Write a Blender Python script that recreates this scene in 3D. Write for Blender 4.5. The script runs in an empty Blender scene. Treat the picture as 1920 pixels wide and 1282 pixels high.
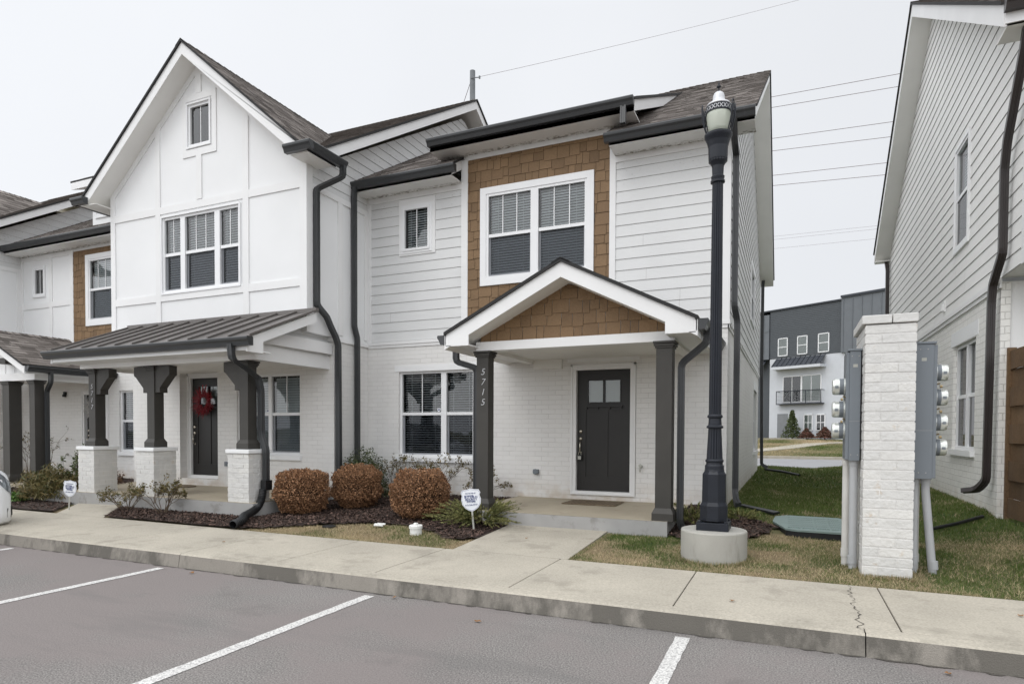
import bpy, math, random
import numpy as np
from mathutils import Vector, Matrix

# ------------------------------------------------------------------ camera
SC = bpy.context.scene
cam_d = bpy.data.cameras.new("camera"); cam = bpy.data.objects.new("camera", cam_d)
SC.collection.objects.link(cam); SC.camera = cam
cam_d.sensor_width = 36.0; cam_d.lens = 1178.8 / 1920 * 36
cam_d.shift_y = 195.2 / 1920
cam_d.clip_start = 0.1; cam_d.clip_end = 2000
YAW, PIT, ROL = -0.41620, -0.0232, -0.00416
_f = Vector((math.sin(YAW) * math.cos(PIT), math.cos(YAW) * math.cos(PIT), math.sin(PIT)))
_r = Vector((math.cos(YAW), -math.sin(YAW), 0)); _d = _f.cross(_r)
R0 = math.cos(ROL) * _r + math.sin(ROL) * _d; R1 = -math.sin(ROL) * _r + math.cos(ROL) * _d
cam.matrix_world = Matrix(((R0.x, -R1.x, -_f.x, 0), (R0.y, -R1.y, -_f.y, -10.15), (R0.z, -R1.z, -_f.z, 1.55), (0, 0, 0, 1)))

# ------------------------------------------------------------------ world, sun, exposure
W = bpy.data.worlds.new("World"); SC.world = W; W.use_nodes = True
nt = W.node_tree; nt.nodes.clear()
SUN_EL, SUN_AZ = math.radians(48), math.radians(205)   # compass angle the light comes from
o_ = nt.nodes.new("ShaderNodeOutputWorld"); bg = nt.nodes.new("ShaderNodeBackground")
sky = nt.nodes.new("ShaderNodeTexSky"); sky.sky_type = 'NISHITA'; sky.sun_disc = False
sky.sun_elevation = SUN_EL; sky.sun_rotation = SUN_AZ; sky.dust_density = 3
tc = nt.nodes.new("ShaderNodeTexCoord"); sep = nt.nodes.new("ShaderNodeSeparateXYZ")
nt.links.new(tc.outputs["Generated"], sep.inputs[0])
rz = nt.nodes.new("ShaderNodeMapRange"); rz.inputs[1].default_value = 0.55; rz.inputs[2].default_value = 1.0
rz.inputs[3].default_value = 8.5; rz.inputs[4].default_value = 15.0
nt.links.new(sep.outputs[2], rz.inputs[0])
rx = nt.nodes.new("ShaderNodeMapRange"); rx.inputs[1].default_value = -1.0; rx.inputs[2].default_value = 0.6
rx.inputs[3].default_value = 1.20; rx.inputs[4].default_value = 0.99
nt.links.new(sep.outputs[0], rx.inputs[0])
cn = nt.nodes.new("ShaderNodeTexNoise"); cn.inputs["Scale"].default_value = 2.2; cn.inputs["Detail"].default_value = 4
nt.links.new(tc.outputs["Generated"], cn.inputs["Vector"])
rn = nt.nodes.new("ShaderNodeMapRange"); rn.inputs[3].default_value = 0.94; rn.inputs[4].default_value = 1.06
nt.links.new(cn.outputs[0], rn.inputs[0])
m1 = nt.nodes.new("ShaderNodeMath"); m1.operation = 'MULTIPLY'; m2 = nt.nodes.new("ShaderNodeMath"); m2.operation = 'MULTIPLY'
nt.links.new(rz.outputs[0], m1.inputs[0]); nt.links.new(rx.outputs[0], m1.inputs[1])
nt.links.new(m1.outputs[0], m2.inputs[0]); nt.links.new(rn.outputs[0], m2.inputs[1])
cl = nt.nodes.new("ShaderNodeVectorMath"); cl.operation = 'SCALE'; cl.inputs[0].default_value = (0.965, 0.985, 1.02)
# overcast brightened on the sun's side, out of view, as added fill for porches
ry = nt.nodes.new("ShaderNodeMapRange"); ry.inputs[1].default_value = 0.42; ry.inputs[2].default_value = -0.15
ry.inputs[3].default_value = 1.0; ry.inputs[4].default_value = 1.75; ry.interpolation_type = 'SMOOTHSTEP'
nt.links.new(sep.outputs[1], ry.inputs[0])
m3 = nt.nodes.new("ShaderNodeMath"); m3.operation = 'MULTIPLY'; nt.links.new(m2.outputs[0], m3.inputs[0]); nt.links.new(ry.outputs[0], m3.inputs[1])
nt.links.new(m3.outputs[0], cl.inputs["Scale"])
mx = nt.nodes.new("ShaderNodeMixRGB"); mx.inputs[0].default_value = 0.93
nt.links.new(sky.outputs[0], mx.inputs[1]); nt.links.new(cl.outputs[0], mx.inputs[2])
nt.links.new(mx.outputs[0], bg.inputs[0]); bg.inputs[1].default_value = 0.1
nt.links.new(bg.outputs[0], o_.inputs[0])
sun_d = bpy.data.lights.new("sun", 'SUN'); sun_d.energy = 0.5; sun_d.angle = math.radians(25); sun_d.color = (1.0, 0.97, 0.92)
sun = bpy.data.objects.new("sun", sun_d); SC.collection.objects.link(sun)
_sd = Vector((math.sin(SUN_AZ) * math.cos(SUN_EL), math.cos(SUN_AZ) * math.cos(SUN_EL), math.sin(SUN_EL)))
sun.rotation_euler = (-_sd).to_track_quat('-Z', 'Y').to_euler(); sun.location = (0, -20, 30)
vs = SC.view_settings; vs.view_transform = 'Standard'; vs.look = 'None'; vs.exposure = 0.0; vs.gamma = 1.0
SC.cycles.max_bounces = 10; SC.cycles.diffuse_bounces = 8; SC.cycles.transparent_max_bounces = 12
SC.cycles.caustics_reflective = False; SC.cycles.caustics_refractive = False

rnd = random.Random(7); NP = np.random.default_rng(11)

# ------------------------------------------------------------------ materials
def srgb(r, g, b):
    f = lambda c: (c / 255 / 12.92) if c / 255 <= 0.04045 else ((c / 255 + 0.055) / 1.055) ** 2.4
    return (f(r), f(g), f(b), 1)

def M(name, col, rough=0.6, var=0.06, vs_=2.5, bump=0.0, bs=60, metal=0.0, spec=0.4, shade=None, fine=0.0, fs=90, coord='Object',
      stain=None):
    """col: linear base. var: soft variation. fine: small speckle. shade: second colour mixed by the 'shade' face attribute.
    stain: (colour, scale, threshold, stretch) blotches with a shape of their own"""
    m = bpy.data.materials.new(name); m.use_nodes = True; t = m.node_tree; N = t.nodes; L = t.links
    b = N["Principled BSDF"]; b.inputs["Roughness"].default_value = rough; b.inputs["Metallic"].default_value = metal
    b.inputs["Specular IOR Level"].default_value = spec
    tcn = N.new("ShaderNodeTexCoord"); src = tcn.outputs[coord]
    c4 = (col[0], col[1], col[2], 1)
    cur = N.new("ShaderNodeRGB"); cur.outputs[0].default_value = c4; cur = cur.outputs[0]
    if shade is not None:
        at = N.new("ShaderNodeAttribute"); at.attribute_name = "shade"
        mxx = N.new("ShaderNodeMixRGB"); L.new(at.outputs["Fac"], mxx.inputs[0]); L.new(cur, mxx.inputs[1])
        mxx.inputs[2].default_value = (shade[0], shade[1], shade[2], 1); cur = mxx.outputs[0]
    def scaled(cur, scale, amt, detail):
        n = N.new("ShaderNodeTexNoise"); n.inputs["Scale"].default_value = scale; n.inputs["Detail"].default_value = detail
        L.new(src, n.inputs["Vector"])
        r = N.new("ShaderNodeMapRange"); r.inputs[1].default_value = 0.28 if scale < 30 else 0.36; r.inputs[2].default_value = 0.72 if scale < 30 else 0.64
        r.inputs[3].default_value = 1 - amt; r.inputs[4].default_value = 1 + amt
        L.new(n.outputs[0], r.inputs[0])
        v = N.new("ShaderNodeVectorMath"); v.operation = 'SCALE'; L.new(cur, v.inputs[0]); L.new(r.outputs[0], v.inputs["Scale"])
        return v.outputs[0]
    if var: cur = scaled(cur, vs_, var, 5)
    if fine: cur = scaled(cur, fs, fine, 2)
    for stain in ([] if stain is None else (stain if isinstance(stain, list) else [stain])):
        sc_, ss, th, stretch = stain[:4]
        mp = N.new("ShaderNodeMapping"); mp.inputs["Scale"].default_value = stretch; L.new(src, mp.inputs[0])
        n = N.new("ShaderNodeTexNoise"); n.inputs["Scale"].default_value = ss; n.inputs["Detail"].default_value = 6; n.inputs["Roughness"].default_value = 0.65
        L.new(mp.outputs[0], n.inputs["Vector"])
        r = N.new("ShaderNodeMapRange"); r.inputs[1].default_value = th; r.inputs[2].default_value = th + 0.12
        r.inputs[4].default_value = stain[4] if len(stain) > 4 else 0.7
        L.new(n.outputs[0], r.inputs[0]); fac = r.outputs[0]
        if len(stain) > 5:      # keep the mildew inside a band of position along one axis
            z0, z1 = stain[5]; g = N.new("ShaderNodeNewGeometry"); sp = N.new("ShaderNodeSeparateXYZ"); L.new(g.outputs["Position"], sp.inputs[0])
            r2 = N.new("ShaderNodeMapRange"); r2.inputs[1].default_value = z0; r2.inputs[2].default_value = z1; L.new(sp.outputs[stain[6] if len(stain) > 6 else 2], r2.inputs[0])
            mm = N.new("ShaderNodeMath"); mm.operation = 'MULTIPLY'; L.new(fac, mm.inputs[0]); L.new(r2.outputs[0], mm.inputs[1]); fac = mm.outputs[0]
        mxx = N.new("ShaderNodeMixRGB"); L.new(fac, mxx.inputs[0]); L.new(cur, mxx.inputs[1])
        mxx.inputs[2].default_value = (sc_[0], sc_[1], sc_[2], 1); cur = mxx.outputs[0]
    L.new(cur, b.inputs["Base Color"])
    if bump:
        n = N.new("ShaderNodeTexNoise"); n.inputs["Scale"].default_value = bs; n.inputs["Detail"].default_value = 3; L.new(src, n.inputs["Vector"])
        bp = N.new("ShaderNodeBump"); bp.inputs["Strength"].default_value = bump; bp.inputs["Distance"].default_value = 0.01
        L.new(n.outputs[0], bp.inputs["Height"]); L.new(bp.outputs[0], b.inputs["Normal"])
    return m

def brick_mat(name, col, mort, row=0.081, width=0.245, bump=0.005, show=0.25):
    m = bpy.data.materials.new(name); m.use_nodes = True; t = m.node_tree; N = t.nodes; L = t.links
    b = N["Principled BSDF"]; b.inputs["Roughness"].default_value = 0.55; b.inputs["Specular IOR Level"].default_value = 0.35
    uv = N.new("ShaderNodeUVMap")
    n0 = N.new("ShaderNodeTexNoise"); n0.inputs["Scale"].default_value = 7; L.new(uv.outputs[0], n0.inputs["Vector"])
    ws = N.new("ShaderNodeVectorMath"); ws.operation = 'SCALE'; ws.inputs["Scale"].default_value = 0.010; L.new(n0.outputs["Color"], ws.inputs[0])
    ad = N.new("ShaderNodeVectorMath"); L.new(uv.outputs[0], ad.inputs[0]); L.new(ws.outputs[0], ad.inputs[1])
    br = N.new("ShaderNodeTexBrick"); L.new(ad.outputs[0], br.inputs["Vector"])
    br.inputs["Scale"].default_value = 1; br.inputs["Brick Width"].default_value = width; br.inputs["Row Height"].default_value = row
    br.inputs["Mortar Size"].default_value = 0.0055; br.inputs["Mortar Smooth"].default_value = 0.6; br.inputs["Bias"].default_value = 0
    br.inputs["Color1"].default_value = (*[c * 0.965 for c in col], 1); br.inputs["Color2"].default_value = (*[c * 1.03 for c in col], 1)
    br.inputs["Mortar"].default_value = (*mort, 1)
    # the joints are painted over: only some show
    n1 = N.new("ShaderNodeTexNoise"); n1.inputs["Scale"].default_value = 3.2; n1.inputs["Detail"].default_value = 4; L.new(uv.outputs[0], n1.inputs["Vector"])
    r1 = N.new("ShaderNodeMapRange"); r1.inputs[1].default_value = 0.42; r1.inputs[2].default_value = 0.62; r1.inputs[3].default_value = show; r1.inputs[4].default_value = 1.0
    L.new(n1.outputs[0], r1.inputs[0])
    mx_ = N.new("ShaderNodeMixRGB"); L.new(r1.outputs[0], mx_.inputs[0]); mx_.inputs[1].default_value = (*col, 1); L.new(br.outputs["Color"], mx_.inputs[2])
    n2 = N.new("ShaderNodeTexNoise"); n2.inputs["Scale"].default_value = 0.9; n2.inputs["Detail"].default_value = 6; L.new(uv.outputs[0], n2.inputs["Vector"])
    r2 = N.new("ShaderNodeMapRange"); r2.inputs[3].default_value = 0.93; r2.inputs[4].default_value = 1.05; L.new(n2.outputs[0], r2.inputs[0])
    v = N.new("ShaderNodeVectorMath"); v.operation = 'SCALE'; L.new(mx_.outputs[0], v.inputs[0]); L.new(r2.outputs[0], v.inputs["Scale"])
    # earth splashed on the lowest courses: blotches
    g = N.new("ShaderNodeNewGeometry"); sp = N.new("ShaderNodeSeparateXYZ"); L.new(g.outputs["Position"], sp.inputs[0])
    rr = N.new("ShaderNodeMapRange"); rr.inputs[1].default_value = 0.75; rr.inputs[2].default_value = 0.3; L.new(sp.outputs[2], rr.inputs[0])
    n3 = N.new("ShaderNodeTexNoise"); n3.inputs["Scale"].default_value = 5; n3.inputs["Detail"].default_value = 5; L.new(uv.outputs[0], n3.inputs["Vector"])
    r3 = N.new("ShaderNodeMapRange"); r3.inputs[1].default_value = 0.36; r3.inputs[2].default_value = 0.62; r3.inputs[4].default_value = 0.8; L.new(n3.outputs[0], r3.inputs[0])
    mm = N.new("ShaderNodeMath"); mm.operation = 'MULTIPLY'; L.new(rr.outputs[0], mm.inputs[0]); L.new(r3.outputs[0], mm.inputs[1])
    mx2 = N.new("ShaderNodeMixRGB"); L.new(mm.outputs[0], mx2.inputs[0]); L.new(v.outputs[0], mx2.inputs[1]); mx2.inputs[2].default_value = (0.48, 0.38, 0.27, 1)
    L.new(mx2.outputs[0], b.inputs["Base Color"])
    inv = N.new("ShaderNodeMath"); inv.operation = 'MULTIPLY_ADD'; inv.inputs[1].default_value = -1; inv.inputs[2].default_value = 1; L.new(br.outputs["Fac"], inv.inputs[0])
    n4 = N.new("ShaderNodeTexNoise"); n4.inputs["Scale"].default_value = 26; n4.inputs["Detail"].default_value = 3; L.new(uv.outputs[0], n4.inputs["Vector"])
    s4 = N.new("ShaderNodeMath"); s4.operation = 'MULTIPLY_ADD'; s4.inputs[1].default_value = 0.8; L.new(n4.outputs[0], s4.inputs[0]); L.new(inv.outputs[0], s4.inputs[2])
    bp = N.new("ShaderNodeBump"); bp.inputs["Strength"].default_value = 0.6; bp.inputs["Distance"].default_value = bump
    L.new(s4.outputs[0], bp.inputs["Height"]); L.new(bp.outputs[0], b.inputs["Normal"])
    return m

def glass_mat(name, tint, ior=1.5, reflect=1.0):
    m = bpy.data.materials.new(name); m.use_nodes = True; t = m.node_tree; N = t.nodes; L = t.links; N.clear()
    o = N.new("ShaderNodeOutputMaterial"); tr = N.new("ShaderNodeBsdfTransparent"); tr.inputs[0].default_value = (*tint, 1)
    gl = N.new("ShaderNodeBsdfGlossy"); gl.inputs["Roughness"].default_value = 0.015
    n = N.new("ShaderNodeTexNoise"); n.inputs["Scale"].default_value = 1.6; tcn = N.new("ShaderNodeTexCoord"); L.new(tcn.outputs["Object"], n.inputs["Vector"])
    bp = N.new("ShaderNodeBump"); bp.inputs["Strength"].default_value = 0.12; bp.inputs["Distance"].default_value = 0.02; L.new(n.outputs[0], bp.inputs["Height"])
    L.new(bp.outputs[0], gl.inputs["Normal"])
    fr = N.new("ShaderNodeFresnel"); fr.inputs[0].default_value = ior
    mu = N.new("ShaderNodeMath"); mu.operation = 'MULTIPLY'; mu.use_clamp = True; mu.inputs[1].default_value = reflect; L.new(fr.outputs[0], mu.inputs[0])
    mi = N.new("ShaderNodeMixShader"); L.new(mu.outputs[0], mi.inputs[0]); L.new(tr.outputs[0], mi.inputs[1]); L.new(gl.outputs[0], mi.inputs[2])
    L.new(mi.outputs[0], o.inputs[0])
    return m

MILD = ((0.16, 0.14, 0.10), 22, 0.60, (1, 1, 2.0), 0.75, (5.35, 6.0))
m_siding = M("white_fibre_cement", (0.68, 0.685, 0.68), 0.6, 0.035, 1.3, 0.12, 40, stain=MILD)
m_lapgap = M("siding_gap_shade_dirt", (0.33, 0.32, 0.30), 0.9, 0.35, 8)  # grey painted in for the shadow line under each lap, plus its mildew
m_panel = M("white_panel_paint", (0.79, 0.795, 0.795), 0.55, 0.03, 0.9, 0.15, 160)
m_trim = M("white_trim_paint", (0.78, 0.78, 0.775), 0.5, 0.03, 2.0, 0.05, 120)
m_soffit = M("white_soffit_paint", (0.80, 0.79, 0.76), 0.6, 0.04, 1.6)
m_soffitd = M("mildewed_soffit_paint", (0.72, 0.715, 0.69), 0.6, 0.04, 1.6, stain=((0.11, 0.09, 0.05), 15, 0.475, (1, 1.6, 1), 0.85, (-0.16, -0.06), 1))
m_brick = brick_mat("painted_white_brick", (0.765, 0.755, 0.735), (0.63, 0.62, 0.60))
m_siding2 = M("warm_white_siding", (0.78, 0.775, 0.755), 0.6, 0.035, 1.3, 0.12, 40)
m_brick2 = brick_mat("rough_painted_brick", (0.80, 0.79, 0.755), (0.50, 0.49, 0.46), row=0.0905, bump=0.010, show=0.6)
m_brickgeo = M("painted_brick_block", (0.60, 0.595, 0.575), 0.55, 0.04, 3, 0.9, 22, shade=(0.65, 0.64, 0.61),
               stain=((0.46, 0.34, 0.22), 6, 0.62, (1, 1, 1), 0.7))
m_mortar = M("painted_mortar", (0.66, 0.65, 0.63), 0.8, 0.1, 6, 0.4, 60)
m_shake = M("brown_shake_siding", (0.168, 0.102, 0.050), 0.65, 0.10, 2.5, 0.5, 30, shade=(0.222, 0.138, 0.070), fine=0.06, fs=55)
m_shakegap = M("shake_gap", (0.075, 0.045, 0.022), 0.9, 0.2, 5)
m_roof = M("asphalt_shingle", (0.085, 0.074, 0.067), 0.92, 0.14, 1.2, 0.6, 120, shade=(0.270, 0.242, 0.222), fine=0.22, fs=140, spec=0.1)
m_roofedge = M("shingle_edge", (0.028, 0.028, 0.028), 0.85, 0.1)
m_metalroof = M("bronze_standing_seam_metal", (0.140, 0.128, 0.120), 0.42, 0.08, 1.0, metal=0.35, spec=0.5)
m_gutter = M("dark_bronze_gutter", (0.034, 0.036, 0.038), 0.33, 0.12, 3, spec=0.5, stain=((0.085, 0.085, 0.085), 7, 0.62, (1, 1, 0.3), 0.4))
m_brown_ds = M("brown_downspout_metal", (0.032, 0.026, 0.025), 0.35, 0.1, 3, spec=0.5)
m_post = M("dark_grey_post_paint", (0.046, 0.043, 0.038), 0.55, 0.10, 4, 0.15, 80)
m_door = M("dark_brown_door_paint", (0.019, 0.0175, 0.016), 0.42, 0.10, 3, 0.1, 100)
m_vinyl = M("white_vinyl", (0.80, 0.805, 0.81), 0.35, 0.02, 3)
m_screen = glass_mat("insect_screen", (0.60, 0.61, 0.63), 1.2, 0.6)
m_screen2 = glass_mat("dark_insect_screen", (0.22, 0.22, 0.23), 1.2, 0.3)
m_glass = glass_mat("window_glass", (0.86, 0.90, 0.90), 1.52, 2.2)
m_glasslo = glass_mat("side_window_glass", (0.5, 0.55, 0.56), 1.45, 0.35)
m_slat = M("blind_slats", (0.74, 0.76, 0.77), 0.5, 0.03)
m_slatdark = M("dim_blind_slats", (0.45, 0.46, 0.45), 0.5, 0.03)
m_dark = M("dark_room", (0.012, 0.013, 0.014), 0.9, 0.2, 1.5)
m_jamb = M("grey_jamb", (0.30, 0.31, 0.31), 0.5, 0.05)
m_conc = M("sidewalk_concrete", (0.395, 0.362, 0.300), 0.85, 0.11, 1.4, 0.35, 100, fine=0.10, fs=60, stain=((0.21, 0.19, 0.155), 2.6, 0.53, (1, 1, 1), 0.42))
m_kerb = M("kerb_concrete", (0.285, 0.262, 0.228), 0.9, 0.14, 2.0, 0.5, 110, fine=0.10, fs=160, stain=((0.075, 0.07, 0.06), 2.0, 0.43, (1, 1, 0.45), 0.75))
m_joint = M("joint_dirt", (0.085, 0.077, 0.065), 0.95, 0.2)
m_slab = M("porch_concrete", (0.36, 0.315, 0.24), 0.8, 0.10, 1.4, 0.2, 120, stain=((0.22, 0.18, 0.13), 3, 0.58, (1, 1, 1), 0.5))
m_slabface = M("porch_slab_face", (0.34, 0.335, 0.325), 0.85, 0.10, 2.5, 0.3, 80, stain=((0.20, 0.19, 0.17), 4, 0.56, (1, 1, 1), 0.6))
m_foot = M("lamp_footing_concrete", (0.37, 0.36, 0.325), 0.85, 0.08, 3, 0.4, 120, stain=((0.24, 0.23, 0.2), 4, 0.55, (1.6, 1.6, 0.35), 0.6))
m_asph = M("parking_asphalt", (0.188, 0.176, 0.166), 0.9, 0.12, 0.6, 0.45, 120, fine=0.42, fs=85, stain=[((0.205, 0.178, 0.170), 0.45, 0.42, (1, 1, 1), 0.7), ((0.05, 0.048, 0.045), 38, 0.655, (1, 1, 1), 0.75), ((0.10, 0.095, 0.09), 1.1, 0.62, (1, 1, 1), 0.5), ((0.13, 0.125, 0.12), 0.8, 0.55, (0.35, 1.6, 1), 0.4), ((0.36, 0.34, 0.32), 70, 0.66, (1, 1, 1), 0.6)])
m_line = M("worn_white_line_paint", (0.62, 0.61, 0.585), 0.8, 0.08, 5, 0.6, 90, fine=0.16, fs=90, stain=((0.25, 0.24, 0.24), 60, 0.49, (1, 1, 1), 0.8))
m_soil = M("turf_soil", (0.19, 0.145, 0.082), 0.95, 0.25, 1.6, 0.8, 60, shade=(0.040, 0.068, 0.014))
m_bed = M("mulch_bed", (0.042, 0.028, 0.022), 0.95, 0.3, 8, 1.0, 70)
m_chip = M("mulch_chip", (0.034, 0.021, 0.017), 0.9, 0.2, 30, shade=(0.165, 0.105, 0.082))
m_blade = M("grass_blade", (0.056, 0.104, 0.011), 0.7, 0.15, 3, shade=(0.50, 0.395, 0.255), spec=0.2)
m_lamp = M("lamp_black_paint", (0.011, 0.0135, 0.020), 0.42, 0.15, 8, 0.15, 60, spec=0.35)
m_alu = M("lamp_cap_metal", (0.56, 0.565, 0.58), 0.38, 0.05, metal=0.3)
m_box = M("grey_cabinet_paint", (0.165, 0.185, 0.205), 0.42, 0.04, 2, spec=0.5, stain=((0.24, 0.26, 0.28), 5, 0.66, (1, 1, .4), 0.4))
m_pvc = M("grey_pvc", (0.42, 0.43, 0.44), 0.45, 0.06, 4)
m_pvc2 = M("pale_pvc", (0.60, 0.59, 0.56), 0.45, 0.08, 4)
m_meter = M("meter_glass_silver", (0.66, 0.68, 0.64), 0.16, 0.10, 12, metal=0.45)
m_black = M("black_plastic", (0.012, 0.013, 0.014), 0.45, 0.2, 10)
m_fence = M("fence_plank", (0.105, 0.062, 0.031), 0.8, 0.22, 2.2, 0.4, 40, shade=(0.17, 0.105, 0.055), fine=0.12, fs=40)
m_hand = M("green_grey_polymer", (0.19, 0.25, 0.235), 0.6, 0.08, 5, 0.3, 60)
m_nickel = M("satin_nickel", (0.62, 0.58, 0.50), 0.25, 0.05, metal=0.9)
m_sign = M("sign_white", (0.78, 0.80, 0.84), 0.4, 0.02)
m_navy = M("sign_navy", (0.02, 0.04, 0.16), 0.5, 0.0)
m_steel = M("stake_metal", (0.42, 0.42, 0.38), 0.5, 0.1)
m_white = M("white_plastic", (0.78, 0.78, 0.75), 0.4, 0.04)
m_red = M("red_twig", (0.32, 0.012, 0.018), 0.5, 0.2, 20, shade=(0.12, 0.004, 0.01))
m_feather = M("pale_wreath_twig", (0.55, 0.54, 0.52), 0.6, 0.1)
m_mat = M("woven_mat", (0.17, 0.13, 0.085), 0.95, 0.25, 14, 0.8, 90, fine=0.3, fs=60)
m_ballleaf = M("russet_leaf", (0.088, 0.042, 0.020), 0.6, 0.1, 6, shade=(0.52, 0.285, 0.150), spec=0.3)
m_greenleaf = M("dark_green_leaf", (0.028, 0.046, 0.014), 0.5, 0.15, 6, shade=(0.13, 0.155, 0.055), spec=0.4)
m_thinleaf = M("olive_leaf", (0.055, 0.058, 0.020), 0.6, 0.2, 8, shade=(0.215, 0.165, 0.072), spec=0.3)
m_junip = M("juniper_spray", (0.065, 0.088, 0.028), 0.7, 0.15, 4, shade=(0.32, 0.30, 0.12), spec=0.2)
m_twig = M("twig_bark", (0.105, 0.075, 0.05), 0.8, 0.2, 20)
m_farlight = M("far_light_panel", (0.58, 0.60, 0.63), 0.6, 0.03)
m_fargrey = M("far_grey_siding", (0.092, 0.102, 0.112), 0.6, 0.05)
m_fargrey2 = M("far_grey_panel", (0.145, 0.158, 0.172), 0.6, 0.05)
m_fardark = M("far_dark_trim", (0.035, 0.04, 0.05), 0.5, 0.05)
m_curtain = M("pale_curtain", (0.46, 0.50, 0.47), 0.7, 0.04)
m_pole = M("weathered_pole", (0.19, 0.20, 0.21), 0.8, 0.15, 3, 0.4, 20)
m_wire = M("power_cable", (0.16, 0.12, 0.125), 0.7, 0.0)
m_car = M("white_car_paint", (0.86, 0.88, 0.90), 0.18, 0.01, spec=0.6)
m_lens = M("lamp_lens", (0.30, 0.33, 0.36), 0.08, 0.2, 30, metal=0.5)
m_tyre = M("tyre_rubber", (0.02, 0.02, 0.02), 0.8, 0.1)
m_cglass = M("dark_car_glass", (0.02, 0.024, 0.028), 0.05, 0.0, spec=0.8)
m_deadleaf = M("dead_leaf", (0.24, 0.12, 0.045), 0.8, 0.3, 30)
m_lockgold = M("aged_brass", (0.32, 0.25, 0.14), 0.4, 0.1, metal=0.6)
def globe_mat():
    m = bpy.data.materials.new("prismatic_globe"); m.use_nodes = True; t = m.node_tree; N = t.nodes; L = t.links
    b = N["Principled BSDF"]; b.inputs["Base Color"].default_value = (0.80, 0.84, 0.74, 1); b.inputs["Roughness"].default_value = 0.18
    b.inputs["Specular IOR Level"].default_value = 0.7
    w = N.new("ShaderNodeTexWave"); w.bands_direction = 'Z'; w.inputs["Scale"].default_value = 22; tcn = N.new("ShaderNodeTexCoord"); L.new(tcn.outputs["Object"], w.inputs["Vector"])
    bp = N.new("ShaderNodeBump"); bp.inputs["Strength"].default_value = 0.35; bp.inputs["Distance"].default_value = 0.006; L.new(w.outputs["Fac"], bp.inputs["Height"]); L.new(bp.outputs[0], b.inputs["Normal"])
    trl = N.new("ShaderNodeBsdfTranslucent"); trl.inputs[0].default_value = (0.90, 0.94, 0.84, 1)
    mi = N.new("ShaderNodeMixShader"); mi.inputs[0].default_value = 0.45; o = N["Material Output"]
    L.new(b.outputs[0], mi.inputs[1]); L.new(trl.outputs[0], mi.inputs[2]); L.new(mi.outputs[0], o.inputs[0])
    return m
m_globe = globe_mat()

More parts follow.
